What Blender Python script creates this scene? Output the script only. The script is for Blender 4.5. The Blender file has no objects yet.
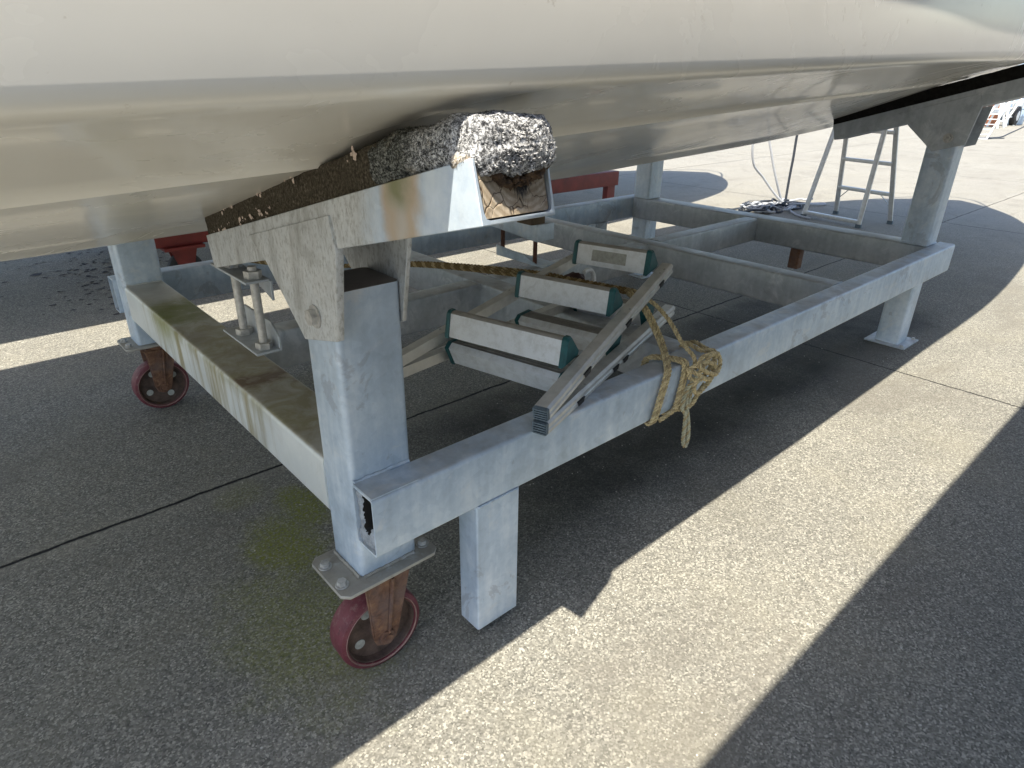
import bpy, bmesh, math, random
from mathutils import Vector, Matrix, noise
random.seed(7)
PI = math.pi
SC = bpy.context.scene
COL = SC.collection

# ------------------------------------------------------------------ camera
def setup_camera():
    cam = bpy.data.cameras.new('camera')
    cam.sensor_width = 36.0
    cam.lens = 36.0 * 644.8 / 1024
    cam.clip_start = 0.02
    cam.clip_end = 2000
    o = bpy.data.objects.new('camera', cam)
    COL.objects.link(o)
    pitch, yaw, roll = 0.4434, 0.7349, 0.0148
    f = Vector((math.cos(pitch) * math.sin(yaw), math.cos(pitch) * math.cos(yaw), -math.sin(pitch)))
    r = Vector((math.cos(yaw), -math.sin(yaw), 0))
    u = r.cross(f)
    r2 = r * math.cos(roll) + u * math.sin(roll)
    u2 = -r * math.sin(roll) + u * math.cos(roll)
    m = Matrix((r2, u2, -f)).transposed().to_4x4()
    m.translation = Vector((-0.5101, -1.0624, 1.3467))
    o.matrix_world = m
    SC.camera = o
setup_camera()

# ------------------------------------------------------------------ light
SUN_DIR = Vector((-0.46, -0.206, 1.0)).normalized()       # towards the sun
def setup_light():
    w = bpy.data.worlds.new('World')
    SC.world = w
    w.use_nodes = True
    nt = w.node_tree
    bg = nt.nodes['Background']
    sky = nt.nodes.new('ShaderNodeTexSky')
    sky.sky_type = 'NISHITA'
    sky.sun_disc = False
    sky.sun_elevation = math.asin(SUN_DIR.z)
    sky.sun_rotation = math.atan2(SUN_DIR.x, SUN_DIR.y)
    sky.air_density = 1.0
    sky.dust_density = 1.2
    nt.links.new(sky.outputs[0], bg.inputs[0])
    bg.inputs[1].default_value = 0.15
    l = bpy.data.lights.new('sun', 'SUN')
    l.energy = 4.7
    l.angle = math.radians(0.5)
    l.color = (1.0, 0.94, 0.82)
    o = bpy.data.objects.new('sun', l)
    COL.objects.link(o)
    o.rotation_euler = SUN_DIR.to_track_quat('Z', 'Y').to_euler()
    o.location = (-20, -10, 40)
setup_light()
SC.view_settings.view_transform = 'Standard'
SC.view_settings.look = 'None'
SC.view_settings.exposure = 1.24
SC.view_settings.gamma = 1.0
SC.view_settings.use_curve_mapping = False
SC.cycles.max_bounces = 10
SC.cycles.diffuse_bounces = 6
SC.cycles.glossy_bounces = 4

# ------------------------------------------------------------------ material helper
class MatB:
    def __init__(s, name, rough=0.6, metal=0.0, spec=0.5):
        s.m = bpy.data.materials.new(name)
        s.m.use_nodes = True
        s.nt = s.m.node_tree
        s.b = s.nt.nodes['Principled BSDF']
        s.b.inputs['Roughness'].default_value = rough
        s.b.inputs['Metallic'].default_value = metal
        s.b.inputs['Specular IOR Level'].default_value = spec
        s.tc = s.nt.nodes.new('ShaderNodeTexCoord')
        s.co = s.tc.outputs['Object']
    def n(s, t): return s.nt.nodes.new(t)
    def link(s, a, b): s.nt.links.new(a, b)
    def scaled(s, sc, co=None, off=(0, 0, 0)):
        m = s.n('ShaderNodeMapping'); m.inputs['Scale'].default_value = sc; m.inputs['Location'].default_value = off
        s.link(co or s.co, m.inputs[0]); return m.outputs[0]
    def noise(s, scale, detail=4, rough=0.55, co=None, dist=0.0):
        t = s.n('ShaderNodeTexNoise'); t.inputs['Scale'].default_value = scale
        t.inputs['Detail'].default_value = detail; t.inputs['Roughness'].default_value = rough
        t.inputs['Distortion'].default_value = dist
        s.link(co or s.co, t.inputs['Vector']); return t.outputs['Fac']
    def voro(s, scale, co=None, feature='F1', out='Distance', rnd=1.0):
        t = s.n('ShaderNodeTexVoronoi'); t.feature = feature; t.inputs['Scale'].default_value = scale
        t.inputs['Randomness'].default_value = rnd
        s.link(co or s.co, t.inputs['Vector']); return t.outputs[out]
    def ramp(s, fac, stops, interp='LINEAR'):
        t = s.n('ShaderNodeValToRGB'); t.color_ramp.interpolation = interp
        e = t.color_ramp.elements
        while len(e) < len(stops): e.new(0.5)
        for i, (p, c) in enumerate(stops):
            e[i].position = p
            e[i].color = (c, c, c, 1) if isinstance(c, (int, float)) else (*c, 1)
        s.link(fac, t.inputs[0]); return t.outputs[0]
    def mix(s, fac, a, b, mode='MIX'):
        t = s.n('ShaderNodeMix'); t.data_type = 'RGBA'; t.blend_type = mode
        for v, i in ((fac, 0), (a, 6), (b, 7)):
            if hasattr(v, 'links'): s.link(v, t.inputs[i])
            elif isinstance(v, (int, float)): t.inputs[i].default_value = v if i == 0 else (v, v, v, 1)
            else: t.inputs[i].default_value = (*v, 1)
        return t.outputs[2]
    def math(s, op, a, b=0.0, c=0.0):
        t = s.n('ShaderNodeMath'); t.operation = op
        for i, v in enumerate((a, b, c)):
            if hasattr(v, 'links'): s.link(v, t.inputs[i])
            else: t.inputs[i].default_value = v
        return t.outputs[0]
    def xyz(s, co=None):
        t = s.n('ShaderNodeSeparateXYZ'); s.link(co or s.co, t.inputs[0]); return t.outputs
    def normal(s):
        g = s.n('ShaderNodeNewGeometry'); t = s.n('ShaderNodeSeparateXYZ'); s.link(g.outputs['Normal'], t.inputs[0]); return t.outputs
    def band(s, v, a, b, soft):
        """1 between a and b, soft edges"""
        t = s.n('ShaderNodeMapRange'); t.interpolation_type = 'SMOOTHSTEP'
        s.link(v, t.inputs[0]); t.inputs[1].default_value = a - soft; t.inputs[2].default_value = a + soft
        u = s.n('ShaderNodeMapRange'); u.interpolation_type = 'SMOOTHSTEP'
        s.link(v, u.inputs[0]); u.inputs[1].default_value = b - soft; u.inputs[2].default_value = b + soft
        return s.math('MULTIPLY', t.outputs[0], s.math('SUBTRACT', 1.0, u.outputs[0]))
    def step(s, v, a, b):
        t = s.n('ShaderNodeMapRange'); t.interpolation_type = 'SMOOTHSTEP'
        s.link(v, t.inputs[0]); t.inputs[1].default_value = a; t.inputs[2].default_value = b
        return t.outputs[0]
    def bump(s, h, strength=0.3, dist=0.01, prev=None):
        t = s.n('ShaderNodeBump'); t.inputs['Strength'].default_value = strength; t.inputs['Distance'].default_value = dist
        s.link(h, t.inputs['Height'])
        if prev is not None: s.link(prev, t.inputs['Normal'])
        s.link(t.outputs[0], s.b.inputs['Normal']); return t.outputs[0]
    def out(s, color, rough=None):
        if hasattr(color, 'links'): s.link(color, s.b.inputs['Base Color'])
        else: s.b.inputs['Base Color'].default_value = (*color, 1)
        if rough is not None: s.link(rough, s.b.inputs['Roughness'])
        return s.m

def simple(name, col, rough=0.6, metal=0.0, var=0.25, scale=12, spec=0.5, bump=0.0):
    b = MatB(name, rough, metal, spec)
    n = b.noise(scale, 5, 0.6)
    lo = tuple(c * (1 - var) for c in col); hi = tuple(min(1, c * (1 + var)) for c in col)
    c = b.ramp(n, [(0.3, lo), (0.7, hi)])
    if bump: b.bump(b.noise(scale * 6, 4), bump, 0.004)
    return b.out(c)

def galv(name, stain=None, base=(0.47, 0.565, 0.675), hi=(0.68, 0.745, 0.815), rough=0.48, streak=0.7):
    b = MatB(name, rough, 0.30)
    n1 = b.noise(5.5, 7, 0.62, dist=0.4)
    st = b.noise(1.0, 5, 0.6, b.scaled((26, 26, 2.6)))
    n2 = b.noise(60, 3, 0.6)
    f = b.math('ADD', b.math('MULTIPLY', n1, 0.55), b.math('MULTIPLY', st, 0.3))
    f = b.math('ADD', f, b.math('MULTIPLY', n2, 0.15))
    c = b.ramp(f, [(0.36, tuple(x * 0.78 for x in base)), (0.48, base), (0.62, hi)])
    sp = b.voro(48, out='Color')
    spv = b.n('ShaderNodeSeparateColor'); b.link(sp, spv.inputs[0])
    c = b.mix(0.16, c, b.ramp(spv.outputs[0], [(0.0, tuple(x * 0.7 for x in base)), (1.0, hi)]))
    # chalky white bloom in ragged patches
    bl = b.step(b.noise(9, 6, 0.7, dist=0.8), 0.54, 0.68)
    c = b.mix(b.math('MULTIPLY', bl, 0.6), c, (0.66, 0.68, 0.70))
    # dull grey scuffs
    sc = b.step(b.noise(4.2, 6, 0.68, b.scaled((1, 1, 1), off=(7, 3, 1)), dist=1.2), 0.58, 0.62)
    c = b.mix(b.math('MULTIPLY', sc, 0.38), c, (0.27, 0.285, 0.33))
    rz = b.math('MULTIPLY', b.step(b.normal()[2], 0.8, 0.95), b.band(b.xyz()[2], 0.975, 1.2, 0.005))
    c = b.mix(b.math('MULTIPLY', rz, 0.8), c, (0.13, 0.075, 0.045))
    if stain: c = stain(b, c)
    # brown dust on level tops
    nz = b.normal()[2]
    dust = b.math('MULTIPLY', b.step(nz, 0.6, 0.95), b.step(b.noise(6, 6, 0.6), 0.38, 0.66))
    c = b.mix(b.math('MULTIPLY', dust, 0.45), c, (0.27, 0.235, 0.19))
    b.bump(b.noise(90, 4, 0.6), 0.12, 0.003, b.bump(b.noise(14, 4), 0.10, 0.01))
    return b.out(c, b.ramp(n1, [(0.3, rough - 0.1), (0.7, rough + 0.15)]))

def stain_left(b, c):
    x, y, z = b.xyz()
    n = b.noise(7, 6, 0.65, dist=0.5)
    nz = b.normal()[2]
    top = b.step(nz, 0.5, 0.9)
    wob = b.math('ADD', y, b.math('MULTIPLY', b.math('SUBTRACT', n, 0.5), 0.35))
    olive = b.math('MULTIPLY', top, b.band(wob, 0.22, 1.58, 0.10))
    c = b.mix(b.math('MULTIPLY', top, 0.85), c, (0.50, 0.48, 0.42))
    c = b.mix(b.math('MULTIPLY', olive, b.ramp(b.noise(10, 6, 0.7, dist=0.8), [(0.36, 0.25), (0.58, 0.95)])), c, (0.285, 0.265, 0.155))
    green = b.math('MULTIPLY', top, b.band(wob, 1.28, 1.50, 0.08))
    c = b.mix(b.math('MULTIPLY', green, 0.9), c, (0.15, 0.165, 0.015))
    brown = b.math('MULTIPLY', top, b.band(wob, 0.60, 0.68, 0.05))
    c = b.mix(b.math('MULTIPLY', brown, 0.85), c, (0.11, 0.05, 0.022))
    worn = b.math('MULTIPLY', b.math('MULTIPLY', top, b.step(b.noise(20, 4, 0.6), 0.55, 0.66)), 0.35)
    c = b.mix(worn, c, (0.42, 0.40, 0.35))
    # streaks down the side
    st = b.step(b.noise(1.0, 5, 0.65, b.scaled((1, 20, 1.6))), 0.44, 0.66)
    side = b.math('SUBTRACT', 1.0, top)
    up = b.step(z, 0.44, 0.56)
    ym = b.band(wob, 0.45, 1.50, 0.18)
    c = b.mix(b.math('MULTIPLY', side, 0.75), c, (0.74, 0.75, 0.72))
    c = b.mix(b.math('MULTIPLY', b.math('MULTIPLY', st, side), b.math('MULTIPLY', ym, 0.9)), c, (0.30, 0.25, 0.12))
    gs = b.math('MULTIPLY', b.math('MULTIPLY', side, up), b.band(wob, 1.22, 1.45, 0.10))
    c = b.mix(b.math('MULTIPLY', gs, 0.8), c, (0.22, 0.235, 0.05))
    ed = b.math('MULTIPLY', b.math('MULTIPLY', side, b.step(z, 0.515, 0.565)), b.math('MULTIPLY', ym, b.step(b.noise(9, 5), 0.35, 0.6)))
    c = b.mix(b.math('MULTIPLY', ed, 0.65), c, (0.26, 0.245, 0.12))
    return c

def stain_arm(b, c):
    x, y, z = b.xyz()
    n = b.noise(8, 6, 0.65, dist=0.5)
    wob = b.math('ADD', y, b.math('MULTIPLY', b.math('SUBTRACT', b.noise(22, 4), 0.5), 0.05))
    old = b.step(wob, -0.22, -0.14)
    spk = b.step(b.noise(1.0, 6, 0.78, b.scaled((120, 120, 55))), 0.46, 0.66)
    side = b.math('SUBTRACT', 1.0, b.math('ABSOLUTE', b.normal()[2]))
    c = b.mix(b.math('MULTIPLY', old, 0.75), c, (0.60, 0.60, 0.58))
    c = b.mix(b.math('MULTIPLY', b.math('MULTIPLY', spk, old), 0.75), c, (0.25, 0.25, 0.235))
    vs = b.step(b.noise(1.0, 5, 0.6, b.scaled((16, 16, 3.0))), 0.50, 0.72)
    c = b.mix(b.math('MULTIPLY', b.math('MULTIPLY', vs, old), 0.6), c, (0.24, 0.235, 0.215))
    dk = b.math('MULTIPLY', b.step(n, 0.55, 0.68), old)
    c = b.mix(b.math('MULTIPLY', dk, 0.35), c, (0.20, 0.19, 0.17))
    rust = b.band(wob, -0.318, -0.232, 0.018)
    c = b.mix(b.math('MULTIPLY', rust, 0.75), c, (0.50, 0.42, 0.32))
    r2 = b.math('MAXIMUM', b.band(wob, -0.25, -0.226, 0.018), b.band(wob, -0.312, -0.290, 0.02))
    c = b.mix(b.math('MULTIPLY', r2, 0.55), c, (0.46, 0.30, 0.14))
    moss = b.math('MULTIPLY', b.band(wob, -0.29, -0.25, 0.02), b.step(z, 1.165, 1.20))
    c = b.mix(b.math('MULTIPLY', moss, 0.8), c, (0.16, 0.17, 0.05))
    clean = b.step(wob, -0.30, -0.36)
    c = b.mix(b.math('MULTIPLY', clean, b.ramp(b.noise(30, 5, 0.7), [(0.35, 0.15), (0.65, 0.6)])), c, (0.62, 0.68, 0.71))
    return c

M = {}
M['galv'] = galv('galvanised_steel')
M['galv_stained'] = galv('stained_galvanised_steel', stain_left)
M['galv_arm'] = galv('weathered_arm_steel', stain_arm)
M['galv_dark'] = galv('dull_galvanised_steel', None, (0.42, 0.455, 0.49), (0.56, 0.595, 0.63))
M['inside'] = simple('shade_black_steel', (0.012, 0.011, 0.010), 0.9, 0, 0.3, 30)  # shade inside the open beam end, painted near-black
M['galv_warm'] = galv('dirty_galvanised_steel', None, (0.34, 0.32, 0.28), (0.46, 0.44, 0.40))
M['bolt'] = simple('zinc_bolt', (0.45, 0.44, 0.42), 0.5, 0.4, 0.3, 60)
M['rust'] = simple('rusty_steel', (0.17, 0.092, 0.062), 0.8, 0.05, 0.45, 30, bump=0.4)
M['rust_dark'] = simple('dark_rusty_steel', (0.10, 0.045, 0.03), 0.8, 0.05, 0.4, 30)
M['hub'] = simple('rusty_wheel_core', (0.10, 0.065, 0.05), 0.75, 0.1, 0.5, 30, bump=0.3)
M['tyre'] = simple('maroon_polyurethane', (0.145, 0.036, 0.045), 0.5, 0.0, 0.22, 22)
def tyre_mat():
    b = MatB('maroon_polyurethane', 0.55, 0, 0.35)
    n = b.noise(22, 6, 0.7)
    c = b.ramp(n, [(0.3, (0.105, 0.024, 0.032)), (0.7, (0.175, 0.045, 0.055))])
    c = b.mix(b.math('MULTIPLY', b.step(b.noise(60, 6, 0.75), 0.50, 0.68), 0.55), c, (0.24, 0.15, 0.13))
    c = b.mix(b.math('MULTIPLY', b.step(b.noise(35, 6, 0.8, b.scaled((1, 1, 1), off=(2, 2, 2))), 0.60, 0.68), 0.7), c, (0.05, 0.025, 0.025))
    b.bump(b.noise(140, 4), 0.3, 0.002)
    return b.out(c)
M['tyre'] = tyre_mat()
def rust_mat():
    b = MatB('rusty_steel', 0.85, 0, 0.3)
    n = b.noise(38, 7, 0.72, dist=0.6); m = b.noise(12, 5, 0.6)
    c = b.ramp(n, [(0.30, (0.07, 0.035, 0.025)), (0.50, (0.17, 0.088, 0.055)), (0.72, (0.30, 0.165, 0.09))])
    c = b.mix(b.ramp(m, [(0.45, 0.0), (0.62, 0.6)]), c, (0.15, 0.11, 0.10))
    b.bump(n, 0.5, 0.003)
    return b.out(c)
M['rust'] = rust_mat()
M['rim_edge'] = simple('worn_rim', (0.27, 0.17, 0.14), 0.7, 0.0, 0.3, 50)
M['red'] = simple('red_primer', (0.13, 0.014, 0.011), 0.55, 0.0, 0.35, 9)
M['red_lit'] = M['red']
M['alu'] = simple('dull_aluminium', (0.57, 0.565, 0.545), 0.42, 0.45, 0.14, 25)
M['alu_tread'] = None
M['teal'] = simple('teal_plastic', (0.008, 0.085, 0.095), 0.5, 0, 0.3, 30)
M['cap'] = simple('grey_blue_rubber', (0.10, 0.135, 0.16), 0.65, 0, 0.2, 40)
M['black'] = simple('black_rubber', (0.018, 0.018, 0.02), 0.7, 0, 0.4, 30)
M['filler'] = simple('grey_foam', (0.33, 0.36, 0.40), 0.95, 0, 0.3, 60, bump=0.8)

def tread_mat():
    b = MatB('white_worn_tread', 0.55, 0.1)
    n = b.noise(35, 6, 0.7)
    c = b.ramp(n, [(0.35, (0.62, 0.63, 0.64)), (0.55, (0.74, 0.76, 0.79))])
    d = b.step(b.noise(11, 7, 0.75, dist=1.0), 0.60, 0.70)
    c = b.mix(b.math('MULTIPLY', d, 0.35), c, (0.42, 0.42, 0.42))
    b.bump(b.noise(90, 3), 0.1, 0.002)
    return b.out(c)
M['alu_tread'] = tread_mat()
def tread_back_mat():
    return simple('grooved_tread', (0.30, 0.285, 0.26), 0.5, 0.3, 0.2, 25)
M['tread_back'] = tread_back_mat()

def concrete():
    b = MatB('exposed_aggregate_concrete', 0.85, 0, 0.3)
    x, y, z = b.xyz()
    fine = b.voro(215, rnd=1.0, out='Color')
    sv = b.n('ShaderNodeSeparateColor'); b.link(fine, sv.inputs[0])
    agg = b.ramp(sv.outputs[0], [(0.0, (0.062, 0.059, 0.050)), (0.40, (0.165, 0.160, 0.140)), (0.78, (0.30, 0.288, 0.248)), (1.0, (0.56, 0.53, 0.45))])
    g2 = b.noise(380, 3, 0.7)
    c = b.mix(b.ramp(g2, [(0.35, 0.0), (0.65, 0.42)]), agg, (0.165, 0.160, 0.140))
    mid = b.noise(42, 5, 0.65)
    c = b.mix(b.ramp(mid, [(0.3, 0.0), (0.75, 0.45)]), c, (0.30, 0.282, 0.232))
    # scattered bright stones
    wv = b.voro(60, out='Distance'); wr = b.voro(60, out='Color')
    ws = b.n('ShaderNodeSeparateColor'); b.link(wr, ws.inputs[0])
    stone = b.math('MULTIPLY', b.step(wv, 0.20, 0.14), b.step(ws.outputs[1], 0.90, 0.93))
    c = b.mix(b.math('MULTIPLY', stone, 0.8), c, (0.58, 0.56, 0.51))
    hole = b.math('MULTIPLY', b.step(wv, 0.22, 0.12), b.step(ws.outputs[2], 0.90, 0.93))
    c = b.mix(b.math('MULTIPLY', hole, 0.6), c, (0.06, 0.057, 0.05))
    # large stains
    big = b.noise(1.1, 6, 0.6, dist=0.6)
    c = b.mix(b.ramp(big, [(0.35, 0.0), (0.70, 0.45)]), c, b.mix(0.55, c, (0.06, 0.058, 0.055)))
    br = b.noise(2.3, 5, 0.6, b.scaled((1, 1, 1), off=(4, 9, 0)))
    c = b.mix(b.ramp(br, [(0.50, 0.0), (0.75, 0.35)]), c, (0.25, 0.23, 0.17))
    # shade under the near beam, painted into the concrete as a dark strip
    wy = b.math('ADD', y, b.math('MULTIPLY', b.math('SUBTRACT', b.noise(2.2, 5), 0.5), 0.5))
    beam_shade = b.math('MULTIPLY', b.band(wy, 0.02, 1.02, 0.16), b.band(x, 0.7, 4.2, 0.35))
    c = b.mix(b.math('MULTIPLY', beam_shade, b.ramp(b.noise(3.0, 6, 0.65), [(0.35, 0.50), (0.65, 0.90)])), c, (0.035, 0.034, 0.032))
    # moss
    def blob(cx, cy, rx, ry):
        dx = b.math('DIVIDE', b.math('SUBTRACT', x, cx), rx); dy = b.math('DIVIDE', b.math('SUBTRACT', y, cy), ry)
        d = b.math('SQRT', b.math('ADD', b.math('MULTIPLY', dx, dx), b.math('MULTIPLY', dy, dy)))
        d = b.math('ADD', d, b.math('MULTIPLY', b.math('SUBTRACT', b.noise(9, 6, 0.7), 0.5), 1.6))
        return b.step(d, 1.20, 0.35)
    ms = b.math('MAXIMUM', blob(0.05, 0.62, 0.13, 0.20), blob(0.19, 0.78, 0.09, 0.16))
    ms = b.math('MAXIMUM', ms, b.math('MULTIPLY', blob(-0.04, 0.26, 0.24, 0.34), 0.62))
    ms = b.math('MAXIMUM', ms, b.math('MULTIPLY', blob(0.05, 0.98, 0.10, 0.10), 0.35))
    tex = b.ramp(b.noise(90, 5, 0.75), [(0.40, 0.18), (0.58, 1.0)])
    c = b.mix(b.math('MULTIPLY', b.math('MULTIPLY', ms, tex), 0.92), c, (0.19, 0.205, 0.022))
    # ragged pale wear and dark spills over the open yard
    w1 = b.step(b.noise(0.55, 8, 0.7, b.scaled((1, 2.4, 1)), dist=1.0), 0.52, 0.66)
    c = b.mix(b.math('MULTIPLY', w1, 0.5), c, (0.15, 0.137, 0.115))
    w2 = b.step(b.noise(7, 7, 0.75, b.scaled((1, 1, 1), off=(3, 8, 0)), dist=1.5), 0.66, 0.72)
    c = b.mix(b.math('MULTIPLY', w2, 0.35), c, (0.42, 0.40, 0.34))
    w3 = b.step(b.noise(5, 7, 0.7, b.scaled((1, 1, 1), off=(11, 2, 0)), dist=1.0), 0.66, 0.73)
    c = b.mix(b.math('MULTIPLY', w3, 0.55), c, (0.07, 0.066, 0.06))
    # slab joints (grooves)
    wob = b.math('MULTIPLY', b.math('SUBTRACT', b.noise(5, 5, 0.65), 0.5), 0.035)
    def groove(v, at, w):
        d = b.math('ABSOLUTE', b.math('ADD', b.math('SUBTRACT', v, at), wob))
        return b.step(d, w, w * 0.45)
    gr = groove(y, 1.075, 0.0085)
    for at, v, w in ((3.02, x, 0.006), (7.65, x, 0.012), (12.2, x, 0.015), (16.8, x, 0.02), (5.6, y, 0.012), (-3.5, y, 0.01), (10.1, y, 0.016), (-1.6, x, 0.008)):
        gr = b.math('MAXIMUM', gr, groove(v, at, w))
    edge = b.math('MAXIMUM', b.step(b.math('ABSOLUTE', b.math('SUBTRACT', y, 1.06)), 0.10, 0.0), 0.0)
    c = b.mix(b.math('MULTIPLY', edge, 0.25), c, (0.30, 0.28, 0.23))
    c = b.mix(gr, c, (0.012, 0.011, 0.010))
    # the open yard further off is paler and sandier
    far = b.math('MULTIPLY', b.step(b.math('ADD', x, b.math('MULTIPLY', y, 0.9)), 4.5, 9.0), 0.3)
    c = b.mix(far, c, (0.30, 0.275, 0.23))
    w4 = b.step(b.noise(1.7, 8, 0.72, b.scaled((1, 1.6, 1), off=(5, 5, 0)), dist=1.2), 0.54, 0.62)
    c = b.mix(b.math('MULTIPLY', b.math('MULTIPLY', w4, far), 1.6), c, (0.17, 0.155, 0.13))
    h = b.math('SUBTRACT', b.math('ADD', b.math('MULTIPLY', sv.outputs[0], 0.5), b.math('MULTIPLY', mid, 0.8)), b.math('MULTIPLY', gr, 6.0))
    b.bump(h, 0.8, 0.004)
    return b.out(c)
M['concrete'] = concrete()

def gelcoat(name, col, rough=0.16):
    b = MatB(name, rough, 0, 0.5)
    n = b.noise(1.6, 6, 0.6, dist=0.8)
    lo = tuple(c * 0.93 for c in col)
    c = b.ramp(n, [(0.35, lo), (0.65, col)])
    sm = b.step(b.noise(3.2, 6, 0.7, b.scaled((1, 1, 1), off=(2, 5, 0)), dist=1.5), 0.60, 0.72)
    c = b.mix(b.math('MULTIPLY', sm, 0.18), c, (0.86, 0.84, 0.78))
    dr = b.step(b.noise(24, 6, 0.75), 0.63, 0.72)
    c = b.mix(b.math('MULTIPLY', dr, 0.4), c, (0.45, 0.38, 0.27))
    b.b.inputs['Coat Weight'].default_value = 0.2
    b.b.inputs['Coat Roughness'].default_value = 0.06
    b.bump(b.noise(2.5, 3, 0.5), 0.08, 0.02)
    return b.out(c, b.ramp(n, [(0.3, rough), (0.7, rough + 0.12)]))
M['hull'] = gelcoat('cream_gelcoat', (0.90, 0.86, 0.765), 0.20)
M['deck'] = simple('white_deck', (0.70, 0.70, 0.68), 0.5, 0, 0.1, 6)
M['hull_far'] = simple('white_gelcoat', (0.72, 0.72, 0.70), 0.35, 0, 0.08, 4)
M['hull_unseen_navy'] = simple('unseen_boat_dark_navy', (0.02, 0.03, 0.055), 0.35, 0, 0.1, 4)
M['hull_blue'] = simple('pale_blue_gelcoat', (0.34, 0.42, 0.50), 0.4, 0, 0.1, 4)

def carpet():
    b = MatB('brown_matted_carpet', 0.98, 0, 0.1)
    n = b.noise(170, 4, 0.75)
    c = b.ramp(n, [(0.34, (0.026, 0.022, 0.017)), (0.54, (0.09, 0.077, 0.056)), (0.72, (0.24, 0.21, 0.16))])
    n2 = b.noise(9, 5, 0.6)
    c = b.mix(b.ramp(n2, [(0.4, 0.0), (0.7, 0.5)]), c, (0.06, 0.048, 0.034))
    b.bump(n, 0.9, 0.006)
    return b.out(c)
M['carpet'] = carpet()
M['carpet_dark'] = simple('black_matted_carpet', (0.018, 0.017, 0.016), 0.98, 0, 0.4, 60, spec=0.1, bump=0.6)
def crust():
    b = MatB('frayed_grey_carpet', 0.95, 0, 0.15)
    x, y, z = b.xyz()
    n = b.noise(190, 5, 0.8, dist=0.5)
    c = b.ramp(n, [(0.38, (0.02, 0.02, 0.022)), (0.48, (0.13, 0.13, 0.13)), (0.57, (0.58, 0.58, 0.58)), (0.70, (0.80, 0.79, 0.77))])
    w = b.step(b.noise(14, 5, 0.6), 0.60, 0.68)
    c = b.mix(b.math('MULTIPLY', w, 0.7), c, b.mix(n, (0.20, 0.13, 0.07), (0.80, 0.70, 0.55)))
    dk = b.step(b.math('ADD', y, b.math('MULTIPLY', b.noise(18, 4), 0.10)), -0.30, -0.23)  # hull shade up to the sun edge, painted into the carpet colour
    c = b.mix(b.math('MULTIPLY', dk, 0.78), c, b.ramp(n, [(0.42, (0.010, 0.011, 0.010)), (0.66, (0.17, 0.18, 0.15))]))
    b.bump(n, 0.30, 0.004)
    return b.out(c)
M['crust'] = crust()
M['crumb'] = simple('brown_rotten_underlay', (0.10, 0.06, 0.032), 0.95, 0, 0.7, 60, bump=1.0)
def wood():
    b = MatB('cracked_end_grain', 0.9, 0, 0.2)
    co = b.scaled((1, 1, 1), off=(-0.11, 0, -1.30))
    w = b.n('ShaderNodeTexWave'); w.wave_type = 'RINGS'; w.rings_direction = 'Y'
    w.inputs['Scale'].default_value = 34; w.inputs['Distortion'].default_value = 4.0; w.inputs['Detail'].default_value = 4
    b.link(co, w.inputs['Vector'])
    c = b.ramp(w.outputs['Fac'], [(0.2, (0.42, 0.34, 0.24)), (0.8, (0.56, 0.47, 0.35))])
    n = b.noise(50, 5, 0.75)
    c = b.mix(b.ramp(n, [(0.4, 0.0), (0.66, 0.6)]), c, (0.22, 0.15, 0.09))
    wd = b.n('ShaderNodeMix'); wd.data_type = 'VECTOR'; wd.inputs[0].default_value = 0.02
    nn = b.n('ShaderNodeTexNoise'); nn.inputs['Scale'].default_value = 40; b.link(b.co, nn.inputs['Vector']); b.link(b.co, wd.inputs[4]); b.link(nn.outputs['Color'], wd.inputs[5])
    cr = b.voro(26, b.scaled((1, 0.3, 1.4), wd.outputs[1]), feature='DISTANCE_TO_EDGE')
    c = b.mix(b.math('MULTIPLY', b.step(cr, 0.03, 0.0), b.step(b.noise(25, 4), 0.42, 0.58)), c, (0.08, 0.05, 0.03))
    b.bump(b.math('ADD', n, b.step(cr, 0.0, 0.04)), 0.45, 0.003)
    return b.out(c)
M['wood'] = wood()
def ropemat(name, col):
    b = MatB(name, 0.85, 0, 0.25)
    n = b.noise(220, 4, 0.7); n2 = b.noise(14, 4, 0.6)
    c = b.ramp(n, [(0.35, tuple(c * 0.45 for c in col)), (0.6, col)])
    c = b.mix(b.ramp(n2, [(0.45, 0.0), (0.7, 0.5)]), c, tuple(x * 0.6 for x in col))
    b.bump(n, 0.25, 0.001)
    return b.out(c)
M['rope'] = ropemat('straw_rope', (0.74, 0.60, 0.34))
M['rope_pale'] = ropemat('pale_olive_rope', (0.55, 0.53, 0.38))
M['rope_brown'] = ropemat('brown_rope', (0.27, 0.19, 0.085))
M['rope_blue'] = ropemat('blue_white_rope', (0.50, 0.52, 0.56))
M['rope_dark'] = ropemat('dark_rope', (0.06, 0.07, 0.09))
M['flake'] = simple('dark_paint_flake', (0.03, 0.025, 0.025), 0.8, 0, 0.4, 30)
M['foliage'] = simple('foliage', (0.06, 0.10, 0.03), 0.8, 0, 0.5, 3)
M['bark'] = simple('bark', (0.10, 0.075, 0.05), 0.9, 0, 0.3, 8)
M['white_metal'] = simple('white_painted_steel', (0.72, 0.72, 0.70), 0.45, 0, 0.1, 8)
M['shed'] = simple('pale_shed_cladding', (0.42, 0.45, 0.47), 0.6, 0, 0.1, 2)
M['orange'] = simple('brown_orange_tarp', (0.30, 0.11, 0.05), 0.7, 0, 0.4, 10)
M['glass'] = simple('dark_window', (0.03, 0.04, 0.05), 0.1, 0, 0.2, 5)

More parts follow.
